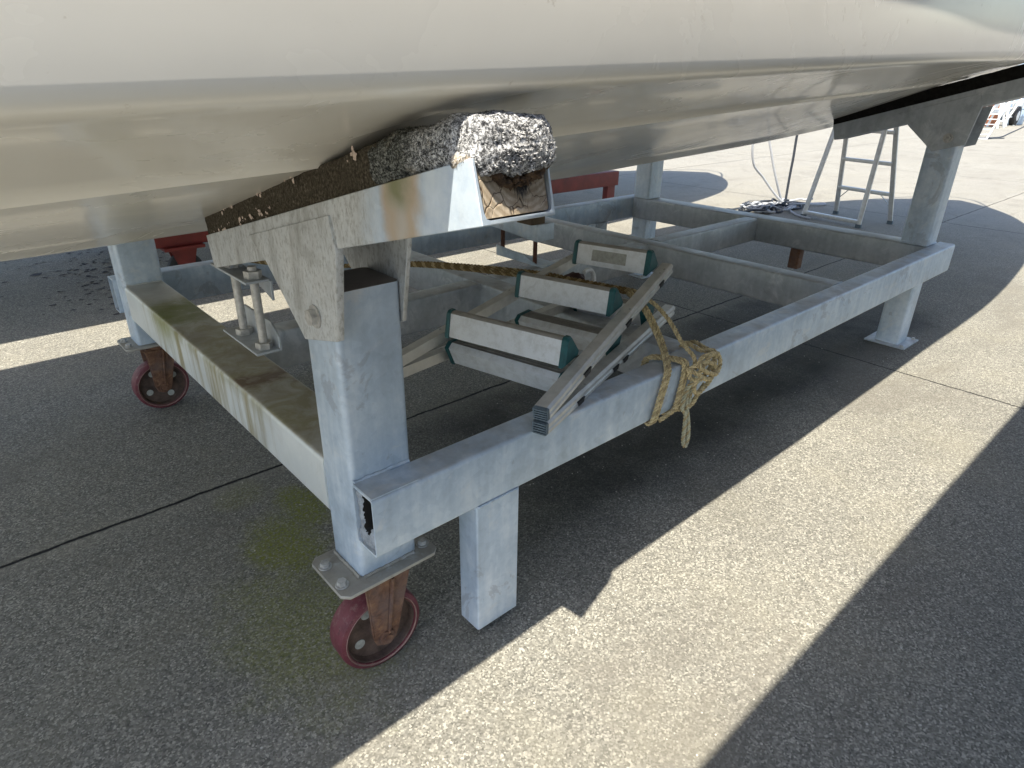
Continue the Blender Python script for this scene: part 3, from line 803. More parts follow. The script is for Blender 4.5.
# ------------------------------------------------------------------ casters
def caster(x, y, ang, zt=.317):
    """x, y = plate centre under a post; wheel dropped from zt"""
    c = empty('caster_tmp', (x, y, 0), None, None)
    R = .110; wz = R
    rot = Matrix.Translation((x, y, 0)) @ Matrix.Rotation(ang, 4, 'Z')
    def T(bm):
        bmesh.ops.transform(bm, matrix=rot, verts=bm.verts); return bm
    bm = bmesh.new()
    hx, hy, ch = .128, .085, .016
    plate(bm, [(-hx + ch, -hy, zt - .010), (hx - ch, -hy, zt - .010), (hx, -hy + ch, zt - .010), (hx, hy - ch, zt - .010), (hx - ch, hy, zt - .010), (-hx + ch, hy, zt - .010), (-hx, hy - ch, zt - .010), (-hx, -hy + ch, zt - .010)], (0, 0, .009))
    bevel(bm, .001, 1)
    bmesh.ops.transform(bm, matrix=Matrix.Translation((x, y, 0)), verts=bm.verts)
    pl = obj('top_plate', bm, M['galv_warm'], c, 40)
    for px, py in ((-.108, -.040), (-.108, .040), (.108, -.040), (.108, .040)):
        obj('bolt', bolt_bm((x + px, y + py, zt - .001), (0, 0, 1), .0115, .010), M['bolt'], pl)
    # fork: swivel collar and two tapering cheeks with a folded rib
    bm = bmesh.new()
    cyl(bm, (0, 0, zt - .030), (0, 0, zt - .0105), .060, 28)
    cyl(bm, (0, 0, zt - .042), (0, 0, zt - .030), .050, 28, .060)
    T(bm); fk = obj('fork', bm, M['rust'], c, 40)
    ox = -.016
    for s in (-1, 1):
        bm = bmesh.new(); yy = s * .046
        top = zt - .034
        ol = [(-.060, top), (.062, top), (.056, top - .02), (ox + .034, wz + .006), (ox + .026, wz - .017), (ox + .0, wz - .028), (ox - .026, wz - .017), (ox - .034, wz + .006), (-.056, top - .02)]
        plate(bm, [(px, yy, pz) for px, pz in ol], (0, s * .008, 0))
        plate(bm, [(ox - .030, yy + s * .008, wz + .012), (ox + .002, yy + s * .008, wz + .012), (.006, yy + s * .008, top), (-.054, yy + s * .008, top)], (0, s * .004, 0))
        plate(bm, [(-.052, s * .030, top), (.066, s * .030, top), (.066, yy + s * .006, top), (-.052, yy + s * .006, top)], (0, 0, .006))
        plate(bm, [(ox + .002, yy + s * .008, wz + .012), (ox + .008, yy + s * .008, wz + .012), (.014, yy + s * .008, top), (.006, yy + s * .008, top)], (0, s * .011, 0))
        bevel(bm, .0012, 1); T(bm); obj('fork_leg', bm, M['rust'], fk, 40)
    bm = bmesh.new(); cyl(bm, (ox, -.068, wz), (ox, .068, wz), .0115, 12); cyl(bm, (ox, -.062, wz), (ox, -.052, wz), .021, hexa=True); cyl(bm, (ox, .052, wz), (ox, .062, wz), .021, hexa=True)
    T(bm); obj('axle', bm, M['rust'], c)
    # wheel: lathe profile
    def lathe(prof, n=72, mat=None):
        bm = bmesh.new(); rings = []
        for k in range(n):
            a = 2 * PI * k / n
            rings.append([bm.verts.new((ox + r * math.cos(a), yy, wz + r * math.sin(a))) for r, yy in prof])
        m_ = len(prof)
        for k in range(n):
            A_, B_ = rings[k], rings[(k + 1) % n]
            for i in range(m_): bm.faces.new((A_[i], A_[(i + 1) % m_], B_[(i + 1) % m_], B_[i]))
        return bm
    hw = .036
    tp = [(.0925, -hw + .002), (.0985, -hw), (.1075, -hw + .004), (R, -hw + .012), (R, hw - .012), (.1075, hw - .004), (.0985, hw), (.0925, hw - .002)]
    ty = lathe(tp); T(ty); ty = obj('tyre', ty, M['tyre'], c, 35)
    rim = lathe([(.0945, -hw + .0015), (.0970, -hw - .0012), (.0982, -hw + .001), (.0930, -hw + .006), (.0930, hw - .006), (.0982, hw - .001), (.0970, hw + .0012), (.0945, hw - .0015)]); T(rim); rm = obj('rim', rim, M['rim_edge'], c, 35)
    web = lathe([(.016, -.036), (.024, -.036), (.026, -.012), (.050, -.010), (.086, -.012), (.0895, -.030), (.0915, -.031), (.0915, .031), (.0895, .030), (.086, .012), (.050, .010), (.026, .012), (.024, .036), (.016, .036)])
    T(web); obj('wheel_disc', web, M['hub'], rm, 35)
    for k in range(4):
        a = .5 + k * PI / 2
        bm = bmesh.new()
        p = Vector((ox + .060 * math.cos(a), -.0112, wz + .060 * math.sin(a)))
        cyl(bm, p, p + Vector((0, -.0012, 0)), .0135, 20)
        T(bm); obj('web_hole', bm, M['cap_light'], rm)
    return c
M['cap_light'] = simple('pale_dust', (0.42, 0.42, 0.38), 0.9, 0, 0.3, 60)
def mount(c, name='caster'):
    # fold the caster into the cradle: thing > caster > pieces
    bm = bmesh.new(); return c
def add_caster(x, y, ang):
    tmp = caster(x, y, ang)
    # body of the part = the plate mesh; all other pieces become its sub-parts
    kids = [o for o in bpy.data.objects if o is not tmp]
    pl = [o for o in tmp.children if o.name.startswith('top_plate')][0]
    allk = []
    def walk(o):
        for ch in list(o.children): allk.append(ch); walk(ch)
    walk(tmp)
    for o in allk:
        if o is pl: continue
        o.parent = pl; o.location = (0, 0, 0)
    pl.parent = cr; pl.location = -world_loc(cr); pl.name = 'caster'
    bpy.data.objects.remove(tmp)
add_caster(.064, .050, math.radians(-2))
add_caster(.075, 1.880, math.radians(0))

# ------------------------------------------------------------------ timber bunk pads in the arms
def fibre_mat():
    b = MatB('bleached_fibre', 0.95, 0, 0.05)
    x, y, z = b.xyz()
    c = b.ramp(b.noise(90, 3), [(0.35, (0.42, 0.42, 0.42)), (0.6, (0.68, 0.67, 0.65))])
    dk = b.step(b.math('ADD', y, b.math('MULTIPLY', b.noise(18, 4), 0.10)), -0.30, -0.23)  # same hull shade painted onto the fibres
    return b.out(b.mix(dk, c, (0.10, 0.105, 0.09)))
def pad(P0, x0, label, frayed, name='timber_bunk', LL=1.082):
    P = lambda s, t, x: P0(s * LL / 1.082 - .028 * max(0, s) / 1.082 * (x - x0 + .012) / (A + .024), t, x)
    xa, xb = x0 - .004, x0 + A + .004
    root = empty(name, (x0 + .07, P(.5, 0, 0).y, P(.5, 0, 0).z), label, 'bunk pad', 'timber bunk pads')
    bm = bmesh.new()
    ds = (P(1, 0, 0) - P(0, 0, 0)); dt = (P(0, 1, 0) - P(0, 0, 0))
    lp = rr(xb - xa - .006, .066, .004, 3); q0 = [bm.verts.new(P(.006, .0415 + b_, (xa + xb) / 2 + a)) for a, b_ in lp]; q1 = [bm.verts.new(P(1.076 - .020 * (a / (xb - xa) + .5), .0415 + b_, (xa + xb) / 2 + a)) for a, b_ in lp]
    for i in range(len(lp)): bm.faces.new((q0[i], q0[(i + 1) % len(lp)], q1[(i + 1) % len(lp)], q1[i]))
    bm.faces.new(q0[::-1]); bm.faces.new(q1)
    tb = obj('timber', bm, M['wood'], root)
    # matted carpet wrapped over the inner two thirds
    def mat_mesh(s0, s1, t0, t1, over, amp, fr, seg, seed, endround=0.0, top_fn=None, bot_fn=None):
        bm = bmesh.new(); rings = []
        ns = max(4, int((s1 - s0) / seg))
        for i in range(ns + 1):
            f = i / ns; s = s0 + (s1 - s0) * f
            top = top_fn(s) if top_fn else t1
            bot = bot_fn(s) if bot_fn else t0
            wv = (xb - xa) + 2 * over
            nr = 9
            loop = rr(wv, top - bot, .026 if over > .004 else .006, nr)
            # densify the loop
            dl = []
            for j in range(len(loop)):
                a, b_ = Vector(loop[j]), Vector(loop[(j + 1) % len(loop)])
                k = max(1, int((b_ - a).length / seg))
                for q in range(k): dl.append(a.lerp(b_, q / k))
            rings.append((s, (top + bot) / 2, dl))
        nmin = min(len(r_[2]) for r_ in rings)
        R2 = []
        for s, tc, dl in rings:
            # resample to a common count
            m_ = len(dl); out = [dl[int(q * m_ / nmin)] for q in range(nmin)]
            vs = []
            for v in out:
                p = P(s, tc + v.y, (xa + xb) / 2 + v.x)
                nrm = (Vector((1, 0, 0)) * v.x + dt * v.y).normalized()
                q = p * fr
                d = amp * (noise.noise(q + Vector((seed, 0, 0))) + .6 * noise.noise(q * 2.3)) + amp * 1.6 * noise.noise(p * fr * .3)
                vs.append(bm.verts.new(p + nrm * d + ds * amp * .7 * noise.noise(q + Vector((0, 9, seed)))))
            R2.append(vs)
        for A_, B_ in zip(R2, R2[1:]):
            for k in range(nmin): bm.faces.new((A_[k], A_[(k + 1) % nmin], B_[(k + 1) % nmin], B_[k]))
        for rg, sg in ((R2[0], -1), (R2[-1], 1)):
            # rough cap with inner rings
            c = sum((v.co for v in rg), Vector()) / nmin
            prev = rg
            for q in (.93, .82, .68, .52, .36, .2):
                cur = []
                for v in rg:
                    p = c + (v.co - c) * q
                    bulge = endround * math.sqrt(max(0, 1 - q * q)) * sg
                    d = amp * .7 * noise.noise(p * fr) + amp * .8 * noise.noise(p * fr * 2.4)
                    cur.append(bm.verts.new(p + ds * (bulge + d)))
                for k in range(nmin): bm.faces.new((prev[k], prev[(k + 1) % nmin], cur[(k + 1) % nmin], cur[k]))
                prev = cur
            cv = bm.verts.new(c + ds * endround * sg)
            for k in range(nmin): bm.faces.new((prev[k], prev[(k + 1) % nmin], cv))
        return bm
    th = lambda s: .128 + .010 * min(1, s / .4)
    s_mid = .90 if frayed else 1.075
    bm = mat_mesh(0.0, s_mid, .062, .13, .001, .0022, 55, .008, 3, top_fn=th)
    cp = obj('carpet_wrap', bm, M['carpet'] if frayed else M['carpet_dark'], root, 180)
    if frayed:
        tf = lambda s: .140 + .004 * math.sin(s * 30) - .010 * max(0, (s - 1.04) / .03)
        bf = lambda s: (.074 if s < 1.04 else .060)
        bm = mat_mesh(.845, 1.076, .07, .165, .007, .0044, 66, .0042, 11, endround=.018, top_fn=tf, bot_fn=bf)
        fc = obj('frayed_wrap', bm, M['crust'], root, 180)
        # loose fibres standing off the surface
        me = fc.data; bm = bmesh.new()
        rnd = random.Random(5)
        polys = list(me.polygons)
        for _ in range(60000):
            p = rnd.choice(polys); c = p.center; n_ = p.normal
            if n_.z < -.4: continue
            d = (n_ * rnd.uniform(.2, 1.0) + Vector((rnd.uniform(-1, 1), rnd.uniform(-1, 1), rnd.uniform(-1, 1))) * .9).normalized()
            L = rnd.uniform(.0018, .0050); w = rnd.uniform(.0003, .0007)
            u = d.orthogonal().normalized() * w
            a = c - n_ * .001
            f = bm.faces.new([bm.verts.new(a - u), bm.verts.new(a + u), bm.verts.new(a + d * L * .6 + u * .8), bm.verts.new(a + d * L)])
            f.material_index = 0 if noise.noise(c * 110) + rnd.uniform(-.7, .7) > -.22 else 1
        o = obj('loose_fibres', bm, M['fibre_white'], fc, 0, (M['fibre_dark'],))
        # crumbling brown underlay hanging under the frayed end
        bm = bmesh.new(); rnd = random.Random(9)
        for _ in range(420):
            a = rnd.random()
            xx = xa + .012 + (xb - xa - .024) * a
            sag = .022 * math.sin(a * PI) + .004
            t = .070 - sag * rnd.random() ** .7
            s = 1.060 + rnd.uniform(-.002, .016)
            p = P(s, t, xx); r = rnd.uniform(.0025, .0075)
            mt = Matrix.Translation(p) @ Matrix.Rotation(rnd.uniform(0, 3), 4, 'X') @ Matrix.Diagonal((1, rnd.uniform(.5, 1.3), rnd.uniform(.5, 1.3), 1))
            bmesh.ops.create_icosphere(bm, subdivisions=1, radius=r, matrix=mt)
        for v in bm.verts: v.co += Vector((noise.noise(v.co * 300), noise.noise(v.co * 310 + Vector((4, 0, 0))), noise.noise(v.co * 290 + Vector((0, 7, 0))))) * .003
        obj('rotten_underlay', bm, M['crumb'], root, 0)
        # row of pale stitched loops
        bm = bmesh.new()
        for k in range(4):
            p = P(1.079, .080 - k * .0072, x0 + .082 - k * .003)
            bmesh.ops.create_icosphere(bm, subdivisions=2, radius=.0030, matrix=Matrix.Translation(p) @ Matrix.Rotation(.4, 4, 'Y') @ Matrix.Diagonal((2.1, .8, .55, 1)))
        obj('stitched_loops', bm, M['fibre_white'], root)
        # hanging fibres over the end grain
        bm = bmesh.new(); rnd = random.Random(15)
        for _ in range(160):
            xx = x0 + .085 + rnd.gauss(0, .012); t0 = rnd.uniform(.045, .060); L = rnd.uniform(.01, .032) * math.exp(-((xx - x0 - .085) / .018) ** 2)
            p = P(1.070, t0, xx); q = P(1.068 + rnd.uniform(0, .004), t0 - L, xx + rnd.uniform(-.006, .006)); u = Vector((.0007, 0, 0))
            bm.faces.new([bm.verts.new(p - u), bm.verts.new(p + u), bm.verts.new(q)])
        obj('hanging_threads', bm, M['fibre_dark'], root, 0)
        # pinkish paint flakes stuck on the carpet
    bm = bmesh.new(); rnd = random.Random(21)
    for (s, t, n_, sp) in ((.16, .128, 20, .03), (.22, .130, 14, .02), (.40, .134, 24, .022), (.38, .100, 9, .02), (.42, .092, 9, .02), (.30, .087, 10, .08), (.12, .086, 16, .09), (.55, .134, 8, .03), (.22, .088, 10, .06), (.80, .130, 12, .015)):
        for _ in range(int(n_ * .6)):
            p = P(s + rnd.gauss(0, sp * .5), min(t + rnd.gauss(0, .006), .143), xa - .0055)
            r = rnd.uniform(.0015, .0062)
            vs = [bm.verts.new(p + ds * r * math.cos(a) * rnd.uniform(.6, 1.3) + dt * r * math.sin(a) * rnd.uniform(.6, 1.2) + Vector((-rnd.uniform(0, .002), 0, 0))) for a in (0, 1.2, 2.5, 3.8, 5.1)]
            bm.faces.new(vs)
    if frayed: obj('paint_flakes', bm, M['flake_pink'], root, 0)['kind'] = 'stuff'
    else: bm.free()
    return root
M['fibre_white'] = fibre_mat()
M['fibre_dark'] = simple('dark_fibre', (0.06, 0.058, 0.056), 0.95, 0, 0.4, 60, spec=0.05)
M['flake_pink'] = simple('pink_flake', (0.55, 0.44, 0.37), 0.8, 0, 0.2, 60)
pad(P_NL, 0, 'shaggy carpet-wrapped timber in the nearest arm, its end frayed black and white', True)
pad(P_NR, LX, 'dark carpet-wrapped timber in the far right arm', False, LL=.93)
pad(P_BL, 0, 'carpet-wrapped timber on the rear left arm behind the hull', False)
pad(P_BR, LX, 'carpet-wrapped timber on the rear right arm behind the hull', False)

# ------------------------------------------------------------------ folded ladder lying on the cradle
def rotm(a, b, c):
    ca, sa, cb, sb, cc, sc = math.cos(a), math.sin(a), math.cos(b), math.sin(b), math.cos(c), math.sin(c)
    return Matrix(((ca, -sa, 0), (sa, ca, 0), (0, 0, 1))) @ Matrix(((cb, 0, -sb), (0, 1, 0), (sb, 0, cb))) @ Matrix(((1, 0, 0), (0, cc, -sc), (0, sc, cc)))
def folded_ladder():
    root = empty('folding_ladder', (.9, .3, Z1), 'folding aluminium ladder with white treads and teal end caps lying on the cradle', 'ladder')
    w, k, s, x0 = .224, .091, .320, .185
    secs = ((Vector((.395, .142, .640)), rotm(.234, .150, -.015), True, .935), (Vector((.395, .142, .6055)), rotm(.234, 0.0, 0), False, 1.02))
    for O, Mx, upper, L in secs:
        T = lambda x, y, z: O + Mx @ Vector((x, y, z))
        sec = None
        for sd in (-1, 1):
            # rail: hat-shaped channel with lips
            a = T(0, sd * (w + .030), -.016); b_ = T(L, sd * (w + .030 - k * L), -.016)
            d = (b_ - a).normalized(); u = Mx @ Vector((0, 1, 0)); u = (u - d * u.dot(d)).normalized(); v = d.cross(u)
            if v.z < 0: v = -v
            o_ = 1 if sd > 0 else -1
            prof = [(-.021, .016), (.011, .016), (.0175, .010), (.0175, .002), (.0145, .000), (.0145, -.004), (.0175, -.007), (.0175, -.016), (-.021, -.016)]
            prof = [(o_ * px, pz) for px, pz in prof]
            bm = bmesh.new(); prism(bm, prof, a, b_, u, v)
            rail = obj('rail', bm, M['alu'], root, 30)
            if sec is None: sec = rail
            bm = bmesh.new()
            cp = [(px_ - o_ * .0018, pz_) for px_, pz_ in rr(.0405, .0335, .005)]
            prism(bm, cp, a - d * .010, a - d * .0006, u, v)
            for q in range(5):
                zz = -.013 + q * .0065
                plate(bm, [a - d * .0155 + u * -.0165 + v * zz, a - d * .0155 + u * .0165 + v * zz, a - d * .0155 + u * .0165 + v * (zz + .0032), a - d * .0155 + u * -.0165 + v * (zz + .0032)], d * .0056)
            obj('foot_cap', bm, M['cap'], rail, 30)
            # dark clips let into the rail's outer side
            for q in ((.20, .50, .80) if upper else (.17, .42, .50, .78)):
                bm = bmesh.new(); c = a + d * q + u * o_ * .0150
                plate(bm, [c - v * .004, c + d * .045 - v * .004, c + d * .038 - v * .0172, c + d * .006 - v * .0172], u * o_ * .0045)
                obj('rail_clip', bm, M['black'], rail, 0)
        for i in range(3):
            x = x0 + i * s; h = w - k * x - .006
            if upper: prof = [(0, -.004), (.023, .061), (.030, .066), (.044, .064), (.078, .006), (.070, -.004)]
            else: prof = [(-.004, .020), (.012, .034), (.070, .034), (.082, .022), (.062, -.034), (.022, -.036)]
            bm = bmesh.new()
            ring = lambda yy: [bm.verts.new(T(x + px, yy, pz)) for px, pz in prof]
            A_, B_ = ring(-h + .013), ring(h - .013); n = len(prof)
            for q in range(n):
                f = bm.faces.new((A_[q], A_[(q + 1) % n], B_[(q + 1) % n], B_[q]))
                f.material_index = 0 if q == (0 if upper else 5) or (not upper and q == 0) else 1
            bm.faces.new(A_[::-1]); bm.faces.new(B_)
            tr = obj('tread', bm, M['alu_tread'], root, 30, (M['tread_back'],))
            for sd in (-1, 1):
                bm = bmesh.new()
                cx = sum(p[0] for p in prof) / n; cz = sum(p[1] for p in prof) / n
                big = [((p[0] - cx) * 1.10 + cx, (p[1] - cz) * 1.09 + cz) for p in prof]
                sm = [((p[0] - cx) * .92 + cx, (p[1] - cz) * .90 + cz) for p in prof]
                y1, y2, y3 = sd * (h - .014), sd * (h - .002), sd * (h + .004)
                R0 = [bm.verts.new(T(x + a, y1, c)) for a, c in big]; R1 = [bm.verts.new(T(x + a, y2, c)) for a, c in big]; R2 = [bm.verts.new(T(x + a, y3, c)) for a, c in sm]
                for A2, B2 in ((R0, R1), (R1, R2)):
                    for q in range(n): bm.faces.new((A2[q], A2[(q + 1) % n], B2[(q + 1) % n], B2[q]))
                bm.faces.new(R0[::-1]); bm.faces.new(R2)
                obj('end_cap', bm, M['teal'], tr, 20)
            for sd in (-1, 1):
                for rx in (.020, .055):
                    bm = bmesh.new(); zz = .0005
                    c = T(x + rx, sd * (w + .030 - k * x), zz); cyl(bm, c, c + (T(0, 0, .0018) - T(0, 0, 0)), .0042, 12, .0030)
                    obj('rivet', bm, M['bolt'], tr)
            for gx in range(3):
                t0 = (.25 + gx * .22)
                pa, pb = (prof[3], prof[4]) if upper else (prof[1], prof[2])
                px_, pz_ = pa[0] + (pb[0] - pa[0]) * t0, pa[1] + (pb[1] - pa[1]) * t0
                bm = bmesh.new(); bar(bm, T(x + px_, -h + .016, pz_), T(x + px_, h - .016, pz_), .003, .003); obj('grip_rib', bm, M['tread_back'], tr, 0)
            if upper and i == 2:
                bm = bmesh.new()
                f0 = Vector((prof[0][0], 0, prof[0][1])); f1 = Vector((prof[1][0], 0, prof[1][1]))
                q = []
                for yy, tt in ((.07, .25), (-.06, .25), (-.06, .80), (.07, .80)):
                    pp = f0.lerp(f1, tt); q.append(T(x + pp.x - .0016, yy, pp.z + .0006))
                bm.faces.new([bm.verts.new(p) for p in q])
                obj('faded_sticker', bm, M['sticker'], tr, 0)
    # curved strap of the folding lock between the two sections, left side
    bm = bmesh.new()
    O, Mx = secs[0][0], secs[0][1]
    pts = []
    for q in range(9):
        a = q / 8 * 2.0 - .2
        pts.append(O + Mx @ Vector((.80 + .055 * math.cos(a), .075, -.035 + .050 * math.sin(a) - .03)))
    tube(bm, pts, .008, 8)
    obj('lock_strap', bm, M['alu_tread'], root)
    bm = bmesh.new()
    c = O + Mx @ Vector((.775, .105, -.04))
    bmesh.ops.create_icosphere(bm, subdivisions=3, radius=.034, matrix=Matrix.Translation(c) @ Matrix.Diagonal((1.0, 1.25, .62, 1)))
    for v in bm.verts: v.co += Vector((noise.noise(v.co * 40), 0, noise.noise(v.co * 40 + Vector((3, 0, 0))))) * .012
    obj('lock_housing', bm, M['maroon_dark'], root)
    return secs
M['sticker'] = simple('faded_sticker', (0.36, 0.36, 0.33), 0.7, 0, 0.25, 60)
M['maroon_dark'] = simple('dark_maroon_plastic', (0.045, 0.010, 0.010), 0.5, 0, 0.3, 20)
folded_ladder()

# ------------------------------------------------------------------ straw rope tying the ladder
def rope_tie():
    root = empty('rope', (1.05, -.05, Z1), 'straw coloured rope knotted round the near beam with a hanging tail', 'rope')
    t2r = (1.065, .190, .742); t2l = (.985, .555, .770)
    zt = Z1 + .008
    def loop_around(xf, xb, lift=0.0, bot_dx=-.03):
        yf = -CB - .0085
        return [(xb, .010, Z1 - .03), (xb, .010, zt - .002), (xb, 0.0, zt + .001), (xf, -CB + .006, zt + .001), (xf, yf, Z1 - .006), (xf + bot_dx * .5, yf - .001, .50), (xf + bot_dx, yf, Z0 + .004), (xf + bot_dx + .002, -CB + .006, Z0 - .0085), (xb + bot_dx, -.004, Z0 - .0085), (xb, .010, Z0 + .03)]
    # long runs over the treads to the back of the frame
    bm = bmesh.new()
    for o_, dz, dy in ((0, 0, 0), (.0145, .004, .02), (.030, .009, -.02)):
        pts = [(.50, W - .05, Z1 + .012 + dz), (.62, 1.5, Z1 + .045), (.84, 1.0, .69 + dz), (.985 + o_, .555, .722 + dz), (1.03 + o_, .36, .735), (1.085 + o_, .165, .735)]
        twisted(bm, pts, .0085, .044, .006)
    obj('long_run', bm, M['rope_brown'], root, 60)
    bm = bmesh.new()
    twisted(bm, [(1.085, .165, .735), (1.088, .10, .700), (1.075, .03, .635), (1.045, -.02, .605), (0.987, -CB + .004, .584), (0.970, -CB - .009, .565), (0.950, -CB - .010, .50), (0.930, -CB - .009, .432), (0.932, -CB + .010, .416), (0.985, -.02, .4155), (1.02, .006, .43)], .0075, .036, .005)
    twisted(bm, [(1.100, .165, .735), (1.103, .10, .700), (1.092, .03, .635), (1.06, -.02, .605), (1.003, -CB + .004, .584), (0.986, -CB - .009, .565), (0.966, -CB - .010, .50), (0.946, -CB - .009, .432), (0.948, -CB + .010, .416), (1.005, -.02, .4155), (1.02, .006, .43)], .0075, .036, .005)
    obj('left_pass', bm, M['rope'], root, 60)
    bm = bmesh.new()
    twisted(bm, [(1.115, .165, .736), (1.135, .09, .705), (1.13, .02, .665), (1.10, -.05, .625), (1.105, -CB - .012, .590), (1.10, -CB - .022, .555)], .0078, .036, .005)
    twisted(bm, [(0.996, .010, .55), (1.001, .005, .581), (1.031, -.02, .583), (1.058, -CB + .004, .584), (1.062, -CB - .0095, .562), (1.054, -CB - .010, .50), (1.039, -CB - .009, .440), (1.031, -CB + .005, .417), (1.006, -.02, .4155)], .0078, .036, .005)
    twisted(bm, [(1.012, .010, .55), (1.017, .005, .581), (1.047, -.02, .583), (1.074, -CB + .004, .584), (1.078, -CB - .0095, .562), (1.070, -CB - .010, .50), (1.054, -CB - .009, .440), (0.986, -CB - .012, .4250), (0.971, -CB - .004, .4165)], .0078, .036, .005)
    obj('middle_pass', bm, M['rope'], root, 60)
    # the knot: a bundle of crossing turns on the front of the beam
    bm = bmesh.new()
    K = lambda dx, dy, dz: (1.128 + dx * 1.18, -CB - .014 + dy, .535 + dz)
    twisted(bm, [(1.19, .012, .56), (1.195, .004, .583), (1.18, -.03, .592), (1.17, -CB + .005, .590), K(.075, -.002, .045), K(.045, -.016, .010), K(-.01, -.022, -.015), K(-.045, -.016, -.002), K(-.05, -.012, .028), K(-.02, -.024, .042), K(.03, -.026, .028), K(.062, -.018, -.002), K(.05, -.014, -.045), K(.01, -.010, -.075), K(-.02, -.004, -.11), (1.05, -CB + .02, .417), (1.06, -.01, .4155)], .0082, .036, .005)
    twisted(bm, [K(-.06, -.006, .030), K(-.03, -.030, .012), K(.0, -.034, -.012), K(.040, -.026, -.020), K(.068, -.012, .012), K(.060, -.010, .045), K(.022, -.022, .050), K(-.022, -.030, .022), K(-.036, -.024, -.030), K(-.01, -.020, -.062), K(.035, -.010, -.05)], .0080, .036, .005)
    twisted(bm, [K(.085, -.004, .038), K(.092, -.014, .008), K(.070, -.022, -.02), K(.02, -.034, .0), K(-.03, -.030, .035), K(-.01, -.018, .055), K(.04, -.014, .052), K(.085, -.006, .035), (1.21, -CB + .02, .585), (1.225, -.02, .586), (1.22, .006, .575)], .0080, .036, .005)
    obj('knot', bm, M['rope'], root, 60)
    bm = bmesh.new()
    K2 = lambda dx, dz: (1.095 + dx, -CB - .020, .50 + dz)
    twisted(bm, [K(-.035, -.030, .01), K2(-.008, .0), K2(-.012, -.05), K2(.002, -.09), K2(.020, -.14), K2(.030, -.195), K2(.020, -.222), K2(.004, -.198), K2(.0, -.14), K2(-.006, -.095), K2(-.026, -.075), K2(-.030, -.05), K2(-.020, -.01), K(-.045, -.022, -.01)], .0078, .036, .005)
    twisted(bm, [K(-.02, -.036, .005), K2(.008, -.01), K2(.006, -.05), K2(-.004, -.085)], .0078, .036, .005)
    obj('hanging_tail', bm, M['rope_pale'], root, 60)
rope_tie()
M['rope_groove_shade'] = ropemat('groove_shade_strand', (0.52, 0.41, 0.23))  # shade of the rope grooves, painted as one darker strand
for o in bpy.data.objects:
    if o.name in ('long_run', 'left_pass', 'middle_pass', 'knot', 'hanging_tail'): o.data.materials.append(M['rope_groove_shade'])

# ------------------------------------------------------------------ aluminium step ladder standing behind
def step_ladder():
    root = empty('step_ladder', (6.9, 1.8, 0), 'small aluminium step ladder standing open beyond the frame', 'step ladder')
    F = [Vector((6.70, 2.17, .0)), Vector((6.60, 1.54, .0))]; Rr = [Vector((7.19, 2.03, 0)), Vector((7.08, 1.41, 0))]
    top = [Vector((6.98, 2.06, 1.42)), Vector((6.90, 1.60, 1.42))]
    for nm, S in (('front_rail', F), ('rear_rail', Rr)):
        for a, b_ in zip(S, top):
            bm = bmesh.new(); bar(bm, a + Vector((0, 0, .02)), b_, .045, .025, (1, 0, 0), .003)
            r = obj(nm, bm, M['alu'], root)
            bm = bmesh.new(); bar(bm, a + Vector((0, 0, .0)), a + Vector((0, 0, .035)), .055, .034, (1, 0, 0), .004)
            obj('rubber_foot', bm, M['cap'], r)
    for S, nm, zs in ((Rr, 'rung', (.30, .60, .90, 1.2)), (F, 'tread', (.055,))):
        for z in zs:
            f = z / 1.42
            a = S[0].lerp(top[0], f); b_ = S[1].lerp(top[1], f)
            bm = bmesh.new(); bar(bm, a, b_, .055, .035, (0, 0, 1), .003); rg = obj(nm, bm, M['alu'], root)
    for S in (Rr,):
        for i in (0, 1):
            j = 1 - i
            a = S[i].lerp(top[i], .12); b_ = S[i].lerp(top[i], .30 / 1.42).lerp(S[j].lerp(top[j], .30 / 1.42), .22)
            bm = bmesh.new(); bar(bm, a, b_, .014, .006); obj('brace', bm, M['alu'], root)
    bm = bmesh.new(); bar(bm, top[0] + Vector((0, .03, 0)), top[1] - Vector((0, .03, 0)), .12, .03); obj('top_cap', bm, M['alu'], root)
step_ladder()

